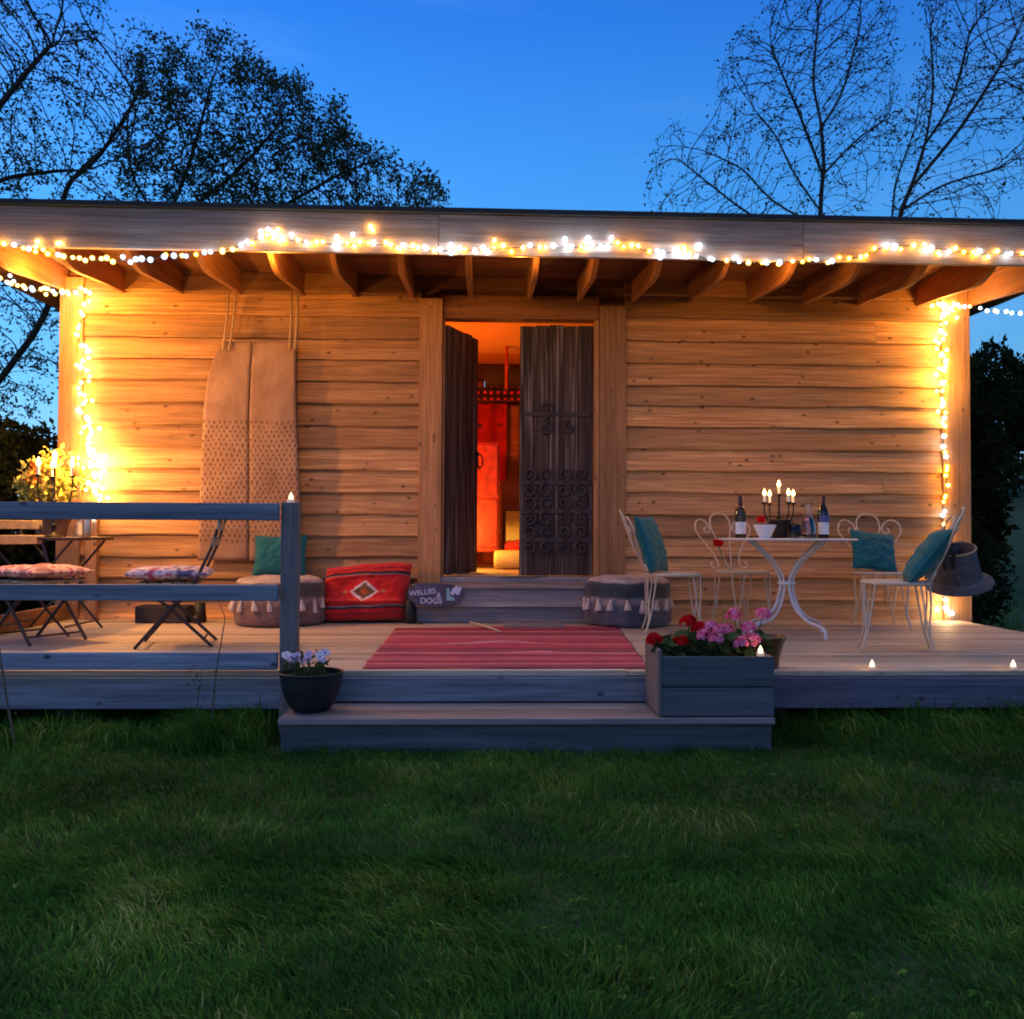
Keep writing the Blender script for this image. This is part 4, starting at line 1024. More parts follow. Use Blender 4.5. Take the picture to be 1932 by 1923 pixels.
tumbler(1497, -1.35, 'clear tumbler next to the bucket, left of two glasses'); tumbler(1513, -1.2, 'clear tumbler beside the pink carafe, right of two glasses')
c = at(1525, 1005, -1.3); e = empty('carafe', (c.x, -1.3, TZ), label='glass carafe of pink drink with a narrow neck', cat='carafe')
lathe_obj('glass', e, sprof([(0.001, 0.005), (0.046, 0.0), (0.052, 0.02), (0.048, 0.08), (0.03, 0.16), (0.022, 0.2), (0.026, 0.245), (0.0245, 0.245), (0.02, 0.2), (0.028, 0.16), (0.046, 0.08), (0.049, 0.022), (0.001, 0.01)], 3), M['clear'])
lathe_obj('drink', e, sprof([(0.001, 0.013), (0.044, 0.016), (0.0465, 0.025), (0.0445, 0.078), (0.03, 0.14), (0.001, 0.14)], 3), M['pinkdrink'])

def candelabra(name_label, loc, scale, arms, ht, centre_ht, candle_h, mat, rot=0.0, fs=1.0):
    e = empty('candelabra', loc, rz=rot, label=name_label, cat='candelabra')
    lathe_obj('stem', e, [(r_ * scale, z * scale) for r_, z in sprof([(0.06, 0.0), (0.062, 0.008), (0.03, 0.02), (0.012, 0.05), (0.02, 0.08), (0.01, 0.11), (0.012, ht * .55), (0.018, ht * .6), (0.008, ht * .68), (0.008, centre_ht - .02), (0.02, centre_ht - 0.008), (0.018, centre_ht), (0.001, centre_ht)], 4)], mat)
    heads = [(0, 0, centre_ht)]
    for i in range(arms):
        a = 2 * math.pi * i / arms; r_ = 0.12; b = MB(); h_ = ht
        pr = [(0.008, ht * .55), (0.05, ht * .45), (0.095, ht * .5), (r_, ht * .75), (r_, h_ - .01)]
        b.tube(spline([Vector((r0 * math.cos(a), r0 * math.sin(a), z)) * scale for r0, z in pr], 5), 0.005 * scale, 6)
        cup = [(0.006, h_ - .012), (0.022, h_ - .006), (0.018, h_ + .006), (0.001, h_ + .006)]
        b.lathe([(x * scale, z * scale) for x, z in cup], 14, Matrix.Translation((r_ * scale * math.cos(a), r_ * scale * math.sin(a), 0))); b.build('arm', mat, e, smooth=True)
        heads.append((r_ * math.cos(a), r_ * math.sin(a), h_))
    for i, (x, y, z) in enumerate(heads):
        ch_ = candle_h * (1 if i else 1.0)
        b = MB(); b.lathe([(0.0105 * scale, 0), (0.0105 * scale, ch_ * scale), (0.001, ch_ * scale)], 12); cdl = b.build('candle', M['wax'], e, loc=(x * scale, y * scale, z * scale + .006 * scale), smooth=False)
        b = MB(); b.lathe([(x_ * fs, z_ * fs) for x_, z_ in ((0.001, 0.0), (0.011, 0.007), (0.014, 0.018), (0.009, 0.034), (0.001, 0.05))], 10); b.build('flame', M['flame'], cdl, loc=(0, 0, ch_ * scale + 0.001), smooth=True)
    return e
c = at(1481, 1005, -1.15); candelabra('dark candelabra with lit candles in the middle of the table', (c.x, -1.02, TZ + 0.001), 1.0, 4, 0.255, 0.32, 0.045, M['iron'], R(15))
# basket on the chair back
c = at(1822, 1066, -1.9); bk = empty('basket', (c.x, -1.8, c.z - 0.02), label='grey woven straw basket with dark handles hung on the chair back at right', cat='basket', rot=(R(17), R(-14), R(0)))
b = MB(); pr = sprof([(0.001, -0.095), (0.13, -0.112), (0.19, -0.118), (0.202, -0.108), (0.178, -0.092), (0.145, -0.07), (0.133, -0.03), (0.125, 0.05), (0.119, 0.125), (0.111, 0.127), (0.112, 0.05), (0.12, 0.0), (0.001, -0.02)], 5)
b.lathe(pr, 48, wob=lambda a, z: 1 + 0.012 * math.sin(a * 24 + (1 if int((z + .2) * 90) % 2 else 0) * 3.14) + 0.05 * noise.noise((math.cos(a), math.sin(a), z * 5)))
b.build('body', wood('grey_straw', (0.17, 0.15, 0.165), (0.05, 0.045, 0.055), 'x', 2.2, 0.0, 0.9, bump=0.8), bk, smooth=True)
b = MB(); b.tube([(0.1155 * math.cos(a), 0.1155 * math.sin(a), 0.128) for a in [2 * math.pi * i / 40 for i in range(40)]], 0.006, 6, closed=True); b.build('rim', M['rope'], bk, smooth=True)
for yy in (-0.045, 0.045):
    b = MB(); b.tube(spline([(-0.09, yy - .06, 0.05), (-0.075, yy - .06, 0.15), (-0.1, yy * .6 - .03, 0.215), (-0.135, yy * .6 - .03, 0.19), (-0.135, yy - .06, 0.05)], 6), 0.009, 6); b.build('handle', M['black'], bk, smooth=True)

# ================================================================== PLANTER, FLOWERS, POTS
QX0, QX1 = on(1247, 1350, -0.158).x, on(1457, 1350, -0.158).x
QY0, QY1 = -3.215, -2.86
pt = empty('planter', ((QX0 + QX1) / 2, QY0, -0.156), label='blue-grey plank planter box standing on the right end of the step', cat='planter')
hw = (QX1 - QX0) / 2; PH = 0.285
d = MB()
for z0, z1 in ((0.002, 0.137), (0.142, PH)):
    d.box(-hw, hw, 0.0, 0.02, z0, z1)
d.build('front_boards', M['planter'], pt, bevel=0.004)
d = MB()
for z0, z1 in ((0.002, 0.137), (0.142, PH)): d.box(-hw, hw, QY1 - QY0 - 0.02, QY1 - QY0, z0, z1)
d.build('back_boards', M['planter'], pt, bevel=0.004)
for x in (-hw - 0.021, hw - 0.019):
    d = MB(); d.box(x, x + 0.02, 0.021 if x > 0 else 0.0, QY1 - QY0 - (0.021 if x > 0 else 0), 0.002, PH + (0.035 if x < 0 else 0.0)); d.build('end_board', M['planterend'], pt, bevel=0.006)
d = MB(); d.grid(lambda u, v: (-hw + 0.003 + u * (2 * hw - .006), 0.021 + v * (QY1 - QY0 - 0.042), PH - 0.03 + 0.02 * noise.noise((u * 8, v * 6, 1))), 20, 12); d.build('soil', M['soil'], pt, smooth=True)
def geranium(label, base, heads, mat, r=0.05, leaves=40, spread=0.1):
    e = empty('geranium', base, label=label, cat='plant', group='geraniums in the planter box'); B0 = Vector(base)
    b = MB(); sb = MB()
    for i in range(leaves):
        a = random.uniform(0, 6.28); rr = spread * math.sqrt(random.random()); p = Vector((rr * math.cos(a), rr * math.sin(a) * 0.8, random.uniform(0.015, 0.11)))
        sb.tube([(p.x * .3, p.y * .3, -0.01), p], 0.002, 4)
        sz = random.uniform(0.02, 0.036); nrm = Vector((random.gauss(0, .5), random.gauss(-.3, .5), 1)).normalized(); u = nrm.orthogonal().normalized(); w_ = nrm.cross(u); n = 9
        vs = [p] + [p + (u * math.cos(2 * math.pi * q / n) + w_ * math.sin(2 * math.pi * q / n)) * sz * (0.85 + 0.3 * (q % 2)) + nrm * 0.006 for q in range(n)]
        b.add(vs, [(0, q + 1, (q + 1) % n + 1) for q in range(n)])
    b.build('foliage', M['plant'], e)
    for hp in heads:
        h = Vector(hp) - B0; sb.tube(spline([(h.x * .2, h.y * .2, 0), (h.x * .7, h.y * .7, h.z * .55), h], 4), 0.0028, 5)
        hb = MB()
        for i in range(34):
            d_ = Vector(rng.normal(0, 1, 3)); d_.z = abs(d_.z) * 0.8 - 0.15; d_.normalize(); c_ = h + d_ * r * random.uniform(0.65, 1.0) * Vector((1, 1, .75)).z
            u = d_.orthogonal().normalized(); w_ = d_.cross(u); a0 = random.uniform(0, 6.28)
            for q in range(5):
                a = a0 + q * 1.2566; ax = u * math.cos(a) + w_ * math.sin(a); tx = d_.cross(ax); s_ = r * 0.36; tt = random.random()
                hb.add([c_, c_ + ax * s_ * .6 + tx * s_ * .38 + d_ * s_ * .25, c_ + ax * s_ + d_ * s_ * .2, c_ + ax * s_ * .6 - tx * s_ * .38 + d_ * s_ * .25], [(0, 1, 2, 3)], tt)
        hb.build('flower_head', mat, e)
    sb.build('stems', M['stem'], e, smooth=True); return e
sz_ = -0.156 + PH - 0.02
def fl(px, py, Y): return tuple(at(px, py, Y))
geranium('deep red geranium drooping over the left corner of the planter', (at(1262, 1240, -3.1).x, -3.1, sz_), [fl(1235, 1208, -3.12), fl(1283, 1213, -3.1)], M['red'], 0.05, 34, 0.08)
geranium('tall deep red geranium at the left of the planter', (at(1310, 1240, -3.0).x, -3.0, sz_), [fl(1298, 1175, -3.0), fl(1318, 1188, -3.02)], M['red'], 0.054, 46, 0.1)
geranium('pink geranium with low clustered heads in the middle of the planter', (at(1350, 1240, -3.05).x, -3.05, sz_), [fl(1342, 1184, -3.07), fl(1358, 1192, -3.12), fl(1328, 1200, -3.1), fl(1352, 1206, -3.14), fl(1398, 1215, -3.15)], M['pink'], 0.047, 50, 0.11)
geranium('tall pink geranium at the right of the planter', (at(1405, 1240, -3.0).x, -3.0, sz_), [fl(1386, 1163, -3.0), fl(1412, 1186, -3.02), fl(1440, 1161, -2.98), fl(1372, 1192, -3.0), fl(1420, 1208, -3.08)], M['pink'], 0.05, 50, 0.12)
cb_ = on(1446, 1262, 0.0); bpz = empty('pot', (at(1446, 1240, -2.69).x, -2.69, 0.002), label='brown glazed pot with rolled rim behind the right end of the planter', cat='pot')
lathe_obj('body', bpz, sprof([(0.001, 0.001), (0.058, 0.0), (0.07, 0.05), (0.088, 0.12), (0.102, 0.15), (0.105, 0.165), (0.096, 0.168), (0.084, 0.13), (0.001, 0.1)], 3), M['brownpot'], 32)
# bowl of lilac flowers on the step
c = on(596, 1330, -0.158); bp_ = empty('bowl_planter', (c.x, -3.03, -0.157), label='round black bowl planter on the left end of the step', cat='pot')
lathe_obj('body', bp_, sprof([(0.001, 0.001), (0.075, 0.0), (0.11, 0.03), (0.14, 0.1), (0.152, 0.17), (0.158, 0.185), (0.149, 0.187), (0.138, 0.15), (0.001, 0.15)], 4), M['black'], 36)
e = empty('flowering_plant', (c.x - 0.02, -3.03, -0.157 + 0.15), label='pale lilac petunia spilling from the black bowl on the step', cat='plant')
b = MB(); sb = MB(); fb = MB()
for i in range(70):
    a = random.uniform(0, 6.28); rr = 0.1 * math.sqrt(random.random()); p = np.array((rr * math.cos(a) * 1.1, rr * math.sin(a), random.uniform(0.0, 0.11))); add_leaf(b, p, 0.045, random.random()); sb.tube([(p[0] * .3, p[1] * .3, -.01), tuple(p)], 0.002, 4)
for i in range(15):
    x = random.uniform(-0.1, 0.11); p = Vector((x, random.uniform(-0.08, 0.03), 0.115 + 0.25 * max(0, x) * .4 + random.uniform(-0.025, 0.03))); sb.tube([(p.x * .3, p.y * .3, 0), p], 0.002, 4)
    nr = Vector((random.gauss(0, .5), -0.6, 0.7)).normalized(); u = nr.orthogonal().normalized(); w_ = nr.cross(u); tt = random.random()
    ring = [p + (u * math.cos(2 * math.pi * q / 10) + w_ * math.sin(2 * math.pi * q / 10)) * 0.026 * (1.0 if q % 2 else 0.82) for q in range(10)]
    fb.add([p - nr * 0.012] + ring, [(0, q + 1, (q + 1) % 10 + 1) for q in range(10)], tt)
b.build('foliage', M['plant'], e); sb.build('stems', M['stem'], e); fb.build('blossoms', M['lilac'], e)

# tea lights
def tealight():
    e = empty('tealight')
    b = MB(); b.lathe([(0.001, 0.0), (0.019, 0.0), (0.019, 0.014), (0.017, 0.016), (0.001, 0.014)], 18); b.build('cup', M['wax'], e)
    b = MB(); b.lathe(sprof([(0.001, 0.0), (0.01, 0.003), (0.0115, 0.012), (0.006, 0.026), (0.001, 0.036)], 3), 12); b.build('flame', M['ledflame'], e, loc=(0, 0, 0.0145), smooth=True)
    return e
tl0 = tealight()
for i, (p, lab) in enumerate(((Vector((-1.048 + PSH, -2.885, 0.869)), 'lit tealight on top of the railing post'), (Vector((on(1442, 1241, 0.131).x, -3.2, 0.131)), 'lit tealight on the front edge of the planter box'),
                              (Vector((on(1635, 1260).x, -2.77, 0.002)), 'lit tealight on the deck edge right of the planter'), (Vector((on(1890, 1258).x, -2.77, 0.002)), 'lit tealight on the deck edge nearest the right corner'))):
    t_ = tl0 if i == 0 else copy_tree(tl0); t_.location = p; tag(t_, lab, 'tealight', 'lit tealights along the deck')
lamp('tealight_glow', (on(1442, 1241, 0.131).x, -3.18, 0.18), 0.12, (1, 0.5, 0.12), 0.012)

# weed stalks in front of the railing
def stalk(label, pts, Y, r, leaves):
    P_ = [at(x, y, Y) for x, y in pts]; b0 = P_[0]; e = empty('weed', b0, label=label, cat='weed', group='tall weeds before the deck')
    b = MB(); b.tube(spline([p - b0 for p in P_], 6), [r * (1 - 0.6 * i / (6 * (len(P_) - 1))) for i in range(6 * (len(P_) - 1) + 1)], 5); b.build('stem', M['weed'], e, smooth=True)
    b = MB()
    for _ in range(leaves):
        q = random.choice(P_[1:]) - b0; add_leaf(b, np.array(q) + rng.normal(0, 0.02, 3), 0.025, random.random())
    b.build('leaves', M['plant'], e)
stalk('thin curving dry stalk in front of the lower rails', [(400, 1372), (404, 1310), (410, 1255), (421, 1190), (424, 1165), (414, 1138)], -3.08, 0.0045, 5)
stalk('short leafy weed before the deck fascia', [(368, 1375), (372, 1330), (378, 1290), (380, 1262)], -3.06, 0.004, 22)
stalk('dark bent stalk at the far left edge of the deck', [(28, 1400), (16, 1340), (4, 1260), (-4, 1200)], -3.2, 0.007, 4)

# ================================================================== LEFT SEATING GROUP
def folding_chair():
    """slatted folding chair; seat faces local -x, backrest at +x"""
    e = empty('folding_chair'); SZ = 0.40
    b = MB()
    for i in range(5): b.box(-0.2 + i * 0.075, -0.2 + i * 0.075 + 0.06, -0.19, 0.19, SZ - 0.016, SZ)
    b.build('seat', M['chairwood'], e, bevel=0.003)
    for s in (-1, 1):
        b = MB(); b.tube([(-0.2, s * 0.2, 0.0), (0.0, s * 0.2, 0.24), (0.14, s * 0.2, SZ - .01), (0.24, s * 0.2, 0.62), (0.3, s * 0.2, 0.82)], 0.011, 6); b.build('frame', M['ironworn'], e)
        b = MB(); b.tube([(0.25, s * 0.175, 0.0), (0.0, s * 0.175, 0.24), (-0.18, s * 0.175, SZ - .02)], 0.011, 6); b.build('leg', M['ironworn'], e)
    b = MB(); b.tube([(0.2, -0.175, 0.05), (0.2, 0.175, 0.05)], 0.007, 6); b.tube([(-0.16, -0.2, 0.05), (-0.16, 0.2, 0.05)], 0.007, 6); b.build('stretcher', M['ironworn'], e)
    for z in (0.655, 0.755):
        b = MB(); x = 0.24 + (z - 0.62) * 0.3; b.box(x - 0.009, x + 0.009, -0.215, 0.215, z - 0.03, z + 0.03); b.build('back_slat', M['chairwood'], e, bevel=0.004)
    return e
fc1 = folding_chair(); fc2 = copy_tree(fc1)
pB = on(322, 1218, 0); fc1.location = (pB.x, -1.72, 0.002); fc1.rotation_euler = (0, 0, R(12)); tag(fc1, 'folding slatted chair in side view beside the hammock, floral cushion on seat', 'chair', 'folding chairs at the left table')
pA = on(92, 1205, 0); fc2.location = (pA.x, -1.55, 0.002); fc2.rotation_euler = (0, 0, R(152)); tag(fc2, 'folding slatted chair at the far left in front of the plant table', 'chair', 'folding chairs at the left table')
def padf(c1, c2):
    def f_(u, v):
        n_ = noise.noise((u * 9, v * 9, 3.3)); return c2 if n_ > 0.12 else (0.4, 0.06, 0.12) if n_ < -0.32 else c1
    return f_
for ch, lab, c1, c2, sd in ((fc1, 'plump floral cushion in white and navy on the folding chair by the hammock', (0.62, 0.5, 0.56), (0.12, 0.1, 0.24), 1.1), (fc2, 'pink floral cushion on the folding chair at the far left', (0.66, 0.42, 0.4), (0.3, 0.12, 0.14), 5.5)):
    e = empty('cushion', (ch.location.x - (0.02 if ch is fc1 else 0.0), ch.location.y, 0.405), label=lab, cat='cushion', group='floral seat cushions', rot=(0, 0, ch.rotation_euler.z))
    b = MB()
    def pad(sg):
        def fn(u, v):
            a, c_ = u * 2 - 1, v * 2 - 1; puff = max(0, (1 - a ** 4) * (1 - c_ ** 4)) ** 0.5
            return (a * 0.25, c_ * 0.22, 0.05 + sg * (0.04 * puff) + 0.010 * noise.noise((a * 3 + sd, c_ * 3, sg)) * puff)
        return fn
    b.grid(pad(1), 40, 40, padf(c1, c2), t=.5); b.grid(pad(-1), 40, 40, padf(c1, c2), t=.5, flip=True); b.build('cover', fabattr, e, smooth=True)

# folding garden table with the plant
LT = Vector((at(88, 1016, -1.05).x, -1.0, 0.002)); LZ = 0.672
lt = empty('side_table', LT, label='dark folding metal table at the left holding plant and candelabra', cat='table')
b = MB(); b.box(-0.38, 0.33, -0.3, 0.3, LZ - 0.022, LZ); b.build('table_top', M['ironworn'], lt, bevel=0.006)
for y_ in (-0.27, 0.27):
    for s in (-1, 1):
        b = MB(); b.tube([(s * 0.27, y_ + s * 0.012, LZ - 0.024), (-s * 0.27, y_ + s * 0.012, 0.0)], 0.009, 6); b.build('leg', M['ironworn'], lt)
for s in (-1, 1):
    b = MB(); b.tube([(s * 0.24, -0.27, 0.06), (s * 0.24, 0.27, 0.06)], 0.007, 6); b.build('stretcher', M['ironworn'], lt)
c = at(95, 1005, -1.0); pz = LZ + 0.003
tp = empty('plant_pot', (c.x, -0.98, pz), label='terracotta pot on the left table below the bushy orange plant', cat='pot')
lathe_obj('body', tp, sprof([(0.001, 0.001), (0.09, 0.0), (0.105, 0.06), (0.125, 0.12), (0.138, 0.125), (0.138, 0.15), (0.128, 0.152), (0.115, 0.12), (0.001, 0.12)], 2), M['terracotta'], 32)
e = empty('potted_shrub', (c.x, -0.98, pz + 0.12), label='bushy yellow and orange plant glowing by candlelight on the left table', cat='plant')
b = MB(); ob = MB(); sb = MB()
for i in range(2300):
    a = random.uniform(0, 6.28); u = random.uniform(-1, 1); q = random.random() ** 0.4
    p = np.array((math.sqrt(1 - u * u) * math.cos(a) * 0.25 * q - 0.04, math.sqrt(1 - u * u) * math.sin(a) * 0.16 * q, 0.29 + u * 0.25 * q))
    f_ = 0.85 + 0.4 * noise.noise(tuple(p * 9)); p = p * f_
    add_leaf(ob if noise.noise(tuple(p * 7 + 3)) > 0.22 else b, p, 0.05, random.random())
for i in range(9): a = i * .7; sb.tube([(0, 0, 0), (.08 * math.cos(a), .08 * math.sin(a), .15), (.15 * math.cos(a), .12 * math.sin(a), .28)], 0.004, 5)
b.build('foliage', M['plantyellow'], e); ob.build('blossoms', M['orangepetal'], e); sb.build('stems', M['stem'], e)
c = at(106, 1005, -1.16); candelabra('black candelabra with tall lit candles beside the plant on the left table', (c.x, -1.2, pz), 1.0, 3, 0.42, 0.475, 0.055, M['iron'], R(0), 1.25)
LC = Vector((c.x, -1.2, pz))
c = at(178, 1005, -1.0); 
def jar(px, Y, label, mat, h, r_):
    c = at(px, 1005, Y); e = empty('jar', (c.x, Y, pz), label=label, cat='jar'); lathe_obj('body', e, sprof([(0.001, 0.002), (r_, 0.0), (r_, h * .6), (r_ * .6, h * .8), (r_ * .65, h), (r_ * .55, h), (r_ * .5, h * .8), (r_ * .9, h * .55), (0.001, 0.008)], 3), mat, 20)
    return e
jar(150, -0.85, 'white ceramic jar at the right end of the left table', M['ceramic'], 0.14, 0.026); jar(164, -0.95, 'grey bottle-shaped jar at the right corner of the left table', M['silver'], 0.2, 0.028)
t_ = copy_tree(tl0); t_.location = (at(40, 952, -1.1).x, -1.1, pz + 0.132); tag(t_, 'lit tealight in a raised holder at the left of the plant', 'tealight', 'lit tealights along the deck')
b = MB(); b.lathe([(0.001, 0.0), (0.035, 0.0), (0.03, 0.01), (0.008, 0.02), (0.008, 0.11), (0.026, 0.125), (0.026, 0.13), (0.001, 0.13)], 16); e = b.build('candle_holder', M['iron'], loc=(t_.location.x, -1.1, pz), smooth=True); tag(e, 'slim black holder under the tealight on the left table', 'candle holder')
# dark crate by the wall
cL, cR = on(278, 1170, 0.0).x, on(372, 1170, 0.0).x
ck = empty('crate', ((cL + cR) / 2, -0.3, 0.002), label='dark low crate on the deck against the wall below the hammock', cat='crate')
hw2 = (cR - cL) / 2; d = MB()
d.box(-hw2, hw2, -0.1, -0.085, 0, 0.13); d.box(-hw2, hw2, 0.085, 0.1, 0, 0.13); d.box(-hw2, -hw2 + 0.015, -0.084, 0.084, 0, 0.13); d.box(hw2 - 0.015, hw2, -0.084, 0.084, 0, 0.13); d.box(-hw2 + .016, hw2 - .016, -0.084, 0.084, 0.0, 0.015)
d.build('sides', M['darkbox'], ck, bevel=0.004)
c = on(390, 1168, 0.0); e = empty('boot', (cR + 0.07, -0.28, 0.002), label='black boot beside the low crate at the wall', cat='boot')
b = MB(); b.lathe([(0.05, 0.0), (0.052, 0.02), (0.045, 0.06), (0.04, 0.15), (0.036, 0.15), (0.001, 0.13)], 16, sx=1.0, sy=1.2); b.build('shaft', M['black'], e, smooth=True)
b = MB(); b.lathe([(0.04, 0.0), (0.045, 0.02), (0.036, 0.05), (0.001, 0.065)], 14, Matrix.Translation((0.0, -0.075, 0)), sx=.95, sy=1.3); b.build('toe', M['black'], e, smooth=True)

# ================================================================== INTERIOR FURNISHINGS
redm = plain('red_lacquer', (0.42, 0.04, 0.016), 0.5, 0, 0.55, 14)
x0, x1 = at(902, 900, 1.7).x, at(942, 900, 1.7).x; zc0, zc1 = at(920, 1042, 1.7).z, at(920, 835, 1.7).z
e = empty('cabinet', ((x0 + x1) / 2 - 0.12, 1.7, 0.352), label='tall narrow red cabinet seen through the open door', cat='cabinet')
hwc = (x1 - x0) / 2 + 0.12
b = MB(); b.box(-hwc, hwc, 0, 0.35, zc0 - 0.352, zc1 - 0.352); b.build('body', redm, e, bevel=0.01)
b = MB(); b.box(-hwc + 0.03, hwc - 0.02, -0.014, -0.001, zc0 - 0.30, (zc0 + zc1) / 2 - 0.37); b.box(-hwc + 0.03, hwc - 0.02, -0.014, -0.001, (zc0 + zc1) / 2 - 0.33, zc1 - 0.38); b.build('door', redm, e, bevel=0.005)
for x in (-hwc + 0.03, hwc - 0.03):
    b = MB(); b.box(x - 0.02, x + 0.02, 0.02, 0.33, 0, zc0 - 0.353); b.build('leg', redm, e)
# red textile on the back wall with a scalloped valance
k = NT('red_suzani'); v = k.coord((1, 1, 1), tint=False); vo = k.new('ShaderNodeTexVoronoi'); k.link(v, vo.inputs['Vector']); vo.inputs['Scale'].default_value = 5
M['suzani'] = k.pbr(k.ramp(vo.outputs['Distance'], [(0.12, (0.5, 0.12, 0.02)), (0.2, (0.06, 0.01, 0.01)), (0.32, (0.45, 0.01, 0.01)), (0.6, (0.3, 0.008, 0.008))]), 0.9)
q0, q1 = at(880, 760, 2.8), at(956, 850, 2.8)
b = MB(); b.grid(lambda u, v: (q0.x + u * (q1.x - q0.x), 2.86 - 0.02 * math.sin(u * 14), q1.z - 0.35 + v * (q0.z - q1.z + 0.35)), 30, 10); tag(b.build('wall_textile', M['suzani'], smooth=True), 'red embroidered wall hanging above the cabinet inside the door', 'textile')
q0, q1 = at(885, 730, 2.7), at(1040, 755, 2.7)
k = NT('spotted_valance'); v = k.coord((1, 0.0, 1), tint=False); vo = k.new('ShaderNodeTexVoronoi'); k.link(v, vo.inputs['Vector']); vo.inputs['Scale'].default_value = 13; vo.inputs['Randomness'].default_value = 0.1
valm = k.pbr(k.ramp(vo.outputs['Distance'], [(0.22, (0.6, 0.04, 0.03)), (0.3, (0.02, 0.01, 0.012))]), 0.9)
b = MB(); b.box(q0.x, q1.x, 2.70, 2.72, q1.z, q0.z); tag(b.build('valance', valm), 'dark valance with red spots across the back of the room', 'valance')
k = NT('fire_glow'); v = k.coord((1, 1, 1), tint=False); tcx = k.new('ShaderNodeTexCoord'); spx = k.new('ShaderNodeSeparateXYZ'); k.link(tcx.outputs['Object'], spx.inputs[0])
fc_ = k.ramp(k.math('ADD', k.math('MULTIPLY', spx.outputs[2], 1.6), k.math('MULTIPLY', k.noise(v, 9, 3), 0.3)), [(0.4, (1.0, 0.5, 0.06)), (0.75, (0.75, 0.22, 0.015)), (1.0, (0.2, 0.04, 0.003))])
firem = k.pbr((0.1, 0.05, 0.03), 0.8, Emission_Strength=1.0); k.link(fc_, k.n['Principled BSDF'].inputs['Emission Color'])
# stove niche, bolster and floor cushion deeper in the room
xs0 = at(948, 1000, 2.4).x
e = empty('stove', (xs0 + 0.2, 2.5, 0.352), label='small dark stove with glowing opening behind the right door leaf', cat='stove')
b = MB(); b.box(-0.2, 0.3, 0, 0.3, 0.62, 0.95); b.box(-0.2, -0.16, 0, 0.3, 0.0, 0.615); b.box(0.2, 0.3, 0, 0.3, 0.0, 0.615); b.box(-0.159, 0.199, 0.02, 0.3, 0.0, 0.2); b.build('body', M['lintel'], e, bevel=0.006)
b = MB(); b.box(-0.158, 0.198, 0.2, 0.22, 0.205, 0.61); b.build('fire_glow', firem, e)
c = at(962, 1058, 1.5); e = empty('bolster', (c.x + 0.12, 1.5, 0.36), label='pale round bolster on the floor inside the door', cat='cushion')
b = MB(); b.lathe(sprof([(0.001, -0.28), (0.07, -0.275), (0.09, -0.24), (0.092, 0), (0.09, 0.24), (0.07, 0.275), (0.001, 0.28)], 3), 24, Matrix.Translation((0, 0, 0.092)) @ Matrix.Rotation(R(90), 4, 'Y')); b.build('cover', plain('cream_cotton', (0.7, 0.55, 0.3), 0.9), e, smooth=True)
cushion('flat red cushion lying on the pale bolster indoors', (c.x + 0.16, 1.62, 0.53), (R(-72), 0, R(4)), 0.42, 0.3, 0.1, fabric('red_cotton', (0.5, 0.02, 0.015)), 8.0)
b = MB(); cp = at(956, 685, 1.9); b.tube([(cp.x, 1.9, 2.68), (cp.x, 1.9, at(956, 735, 1.9).z)], 0.018, 6); tag(b.build('pendant_cord', redm), 'red pendant cord hanging from the cabin ceiling', 'cord')

# ================================================================== STRING LIGHTS
def halomat(name, col, strength):  # added see-through glowing shell round each bulb, imitating camera bloom
    k = NT(name); em = k.new('ShaderNodeEmission'); em.inputs[0].default_value = (*col, 1); em.inputs[1].default_value = strength
    tr = k.new('ShaderNodeBsdfTransparent'); mx = k.new('ShaderNodeMixShader'); mx.inputs[0].default_value = 0.5
    k.link(tr.outputs[0], mx.inputs[1]); k.link(em.outputs[0], mx.inputs[2]); k.link(mx.outputs[0], k.out.inputs[0]); k.m.cycles.emission_sampling = 'NONE'; return k.m
halos = {'warm': halomat('warm_halo', (1.0, 0.62, 0.1), 2.6), 'amber': halomat('amber_halo', (1.0, 0.5, 0.02), 2.4), 'cool': halomat('cool_halo', (0.6, 0.8, 1.0), 2.2), 'corner': halomat('bright_halo', (1.0, 0.66, 0.14), 4.0)}
ball = MB(); ball.ball((0, 0, 0), 0.5, 7); ni = len(ball.f); ball.ball((0, 0, 0), 1.0, 9)
protos = {}
for nm in ('warm', 'amber', 'cool', 'corner'):
    me = bpy.data.meshes.new('bulb_' + nm); me.from_pydata(ball.v, [], ball.f); me.polygons.foreach_set('use_smooth', [True] * len(me.polygons))
    me.materials.append(M[nm]); me.materials.append(halos[nm]); me.polygons.foreach_set('material_index', [0] * ni + [1] * (len(ball.f) - ni)); me.update(); protos[nm] = me
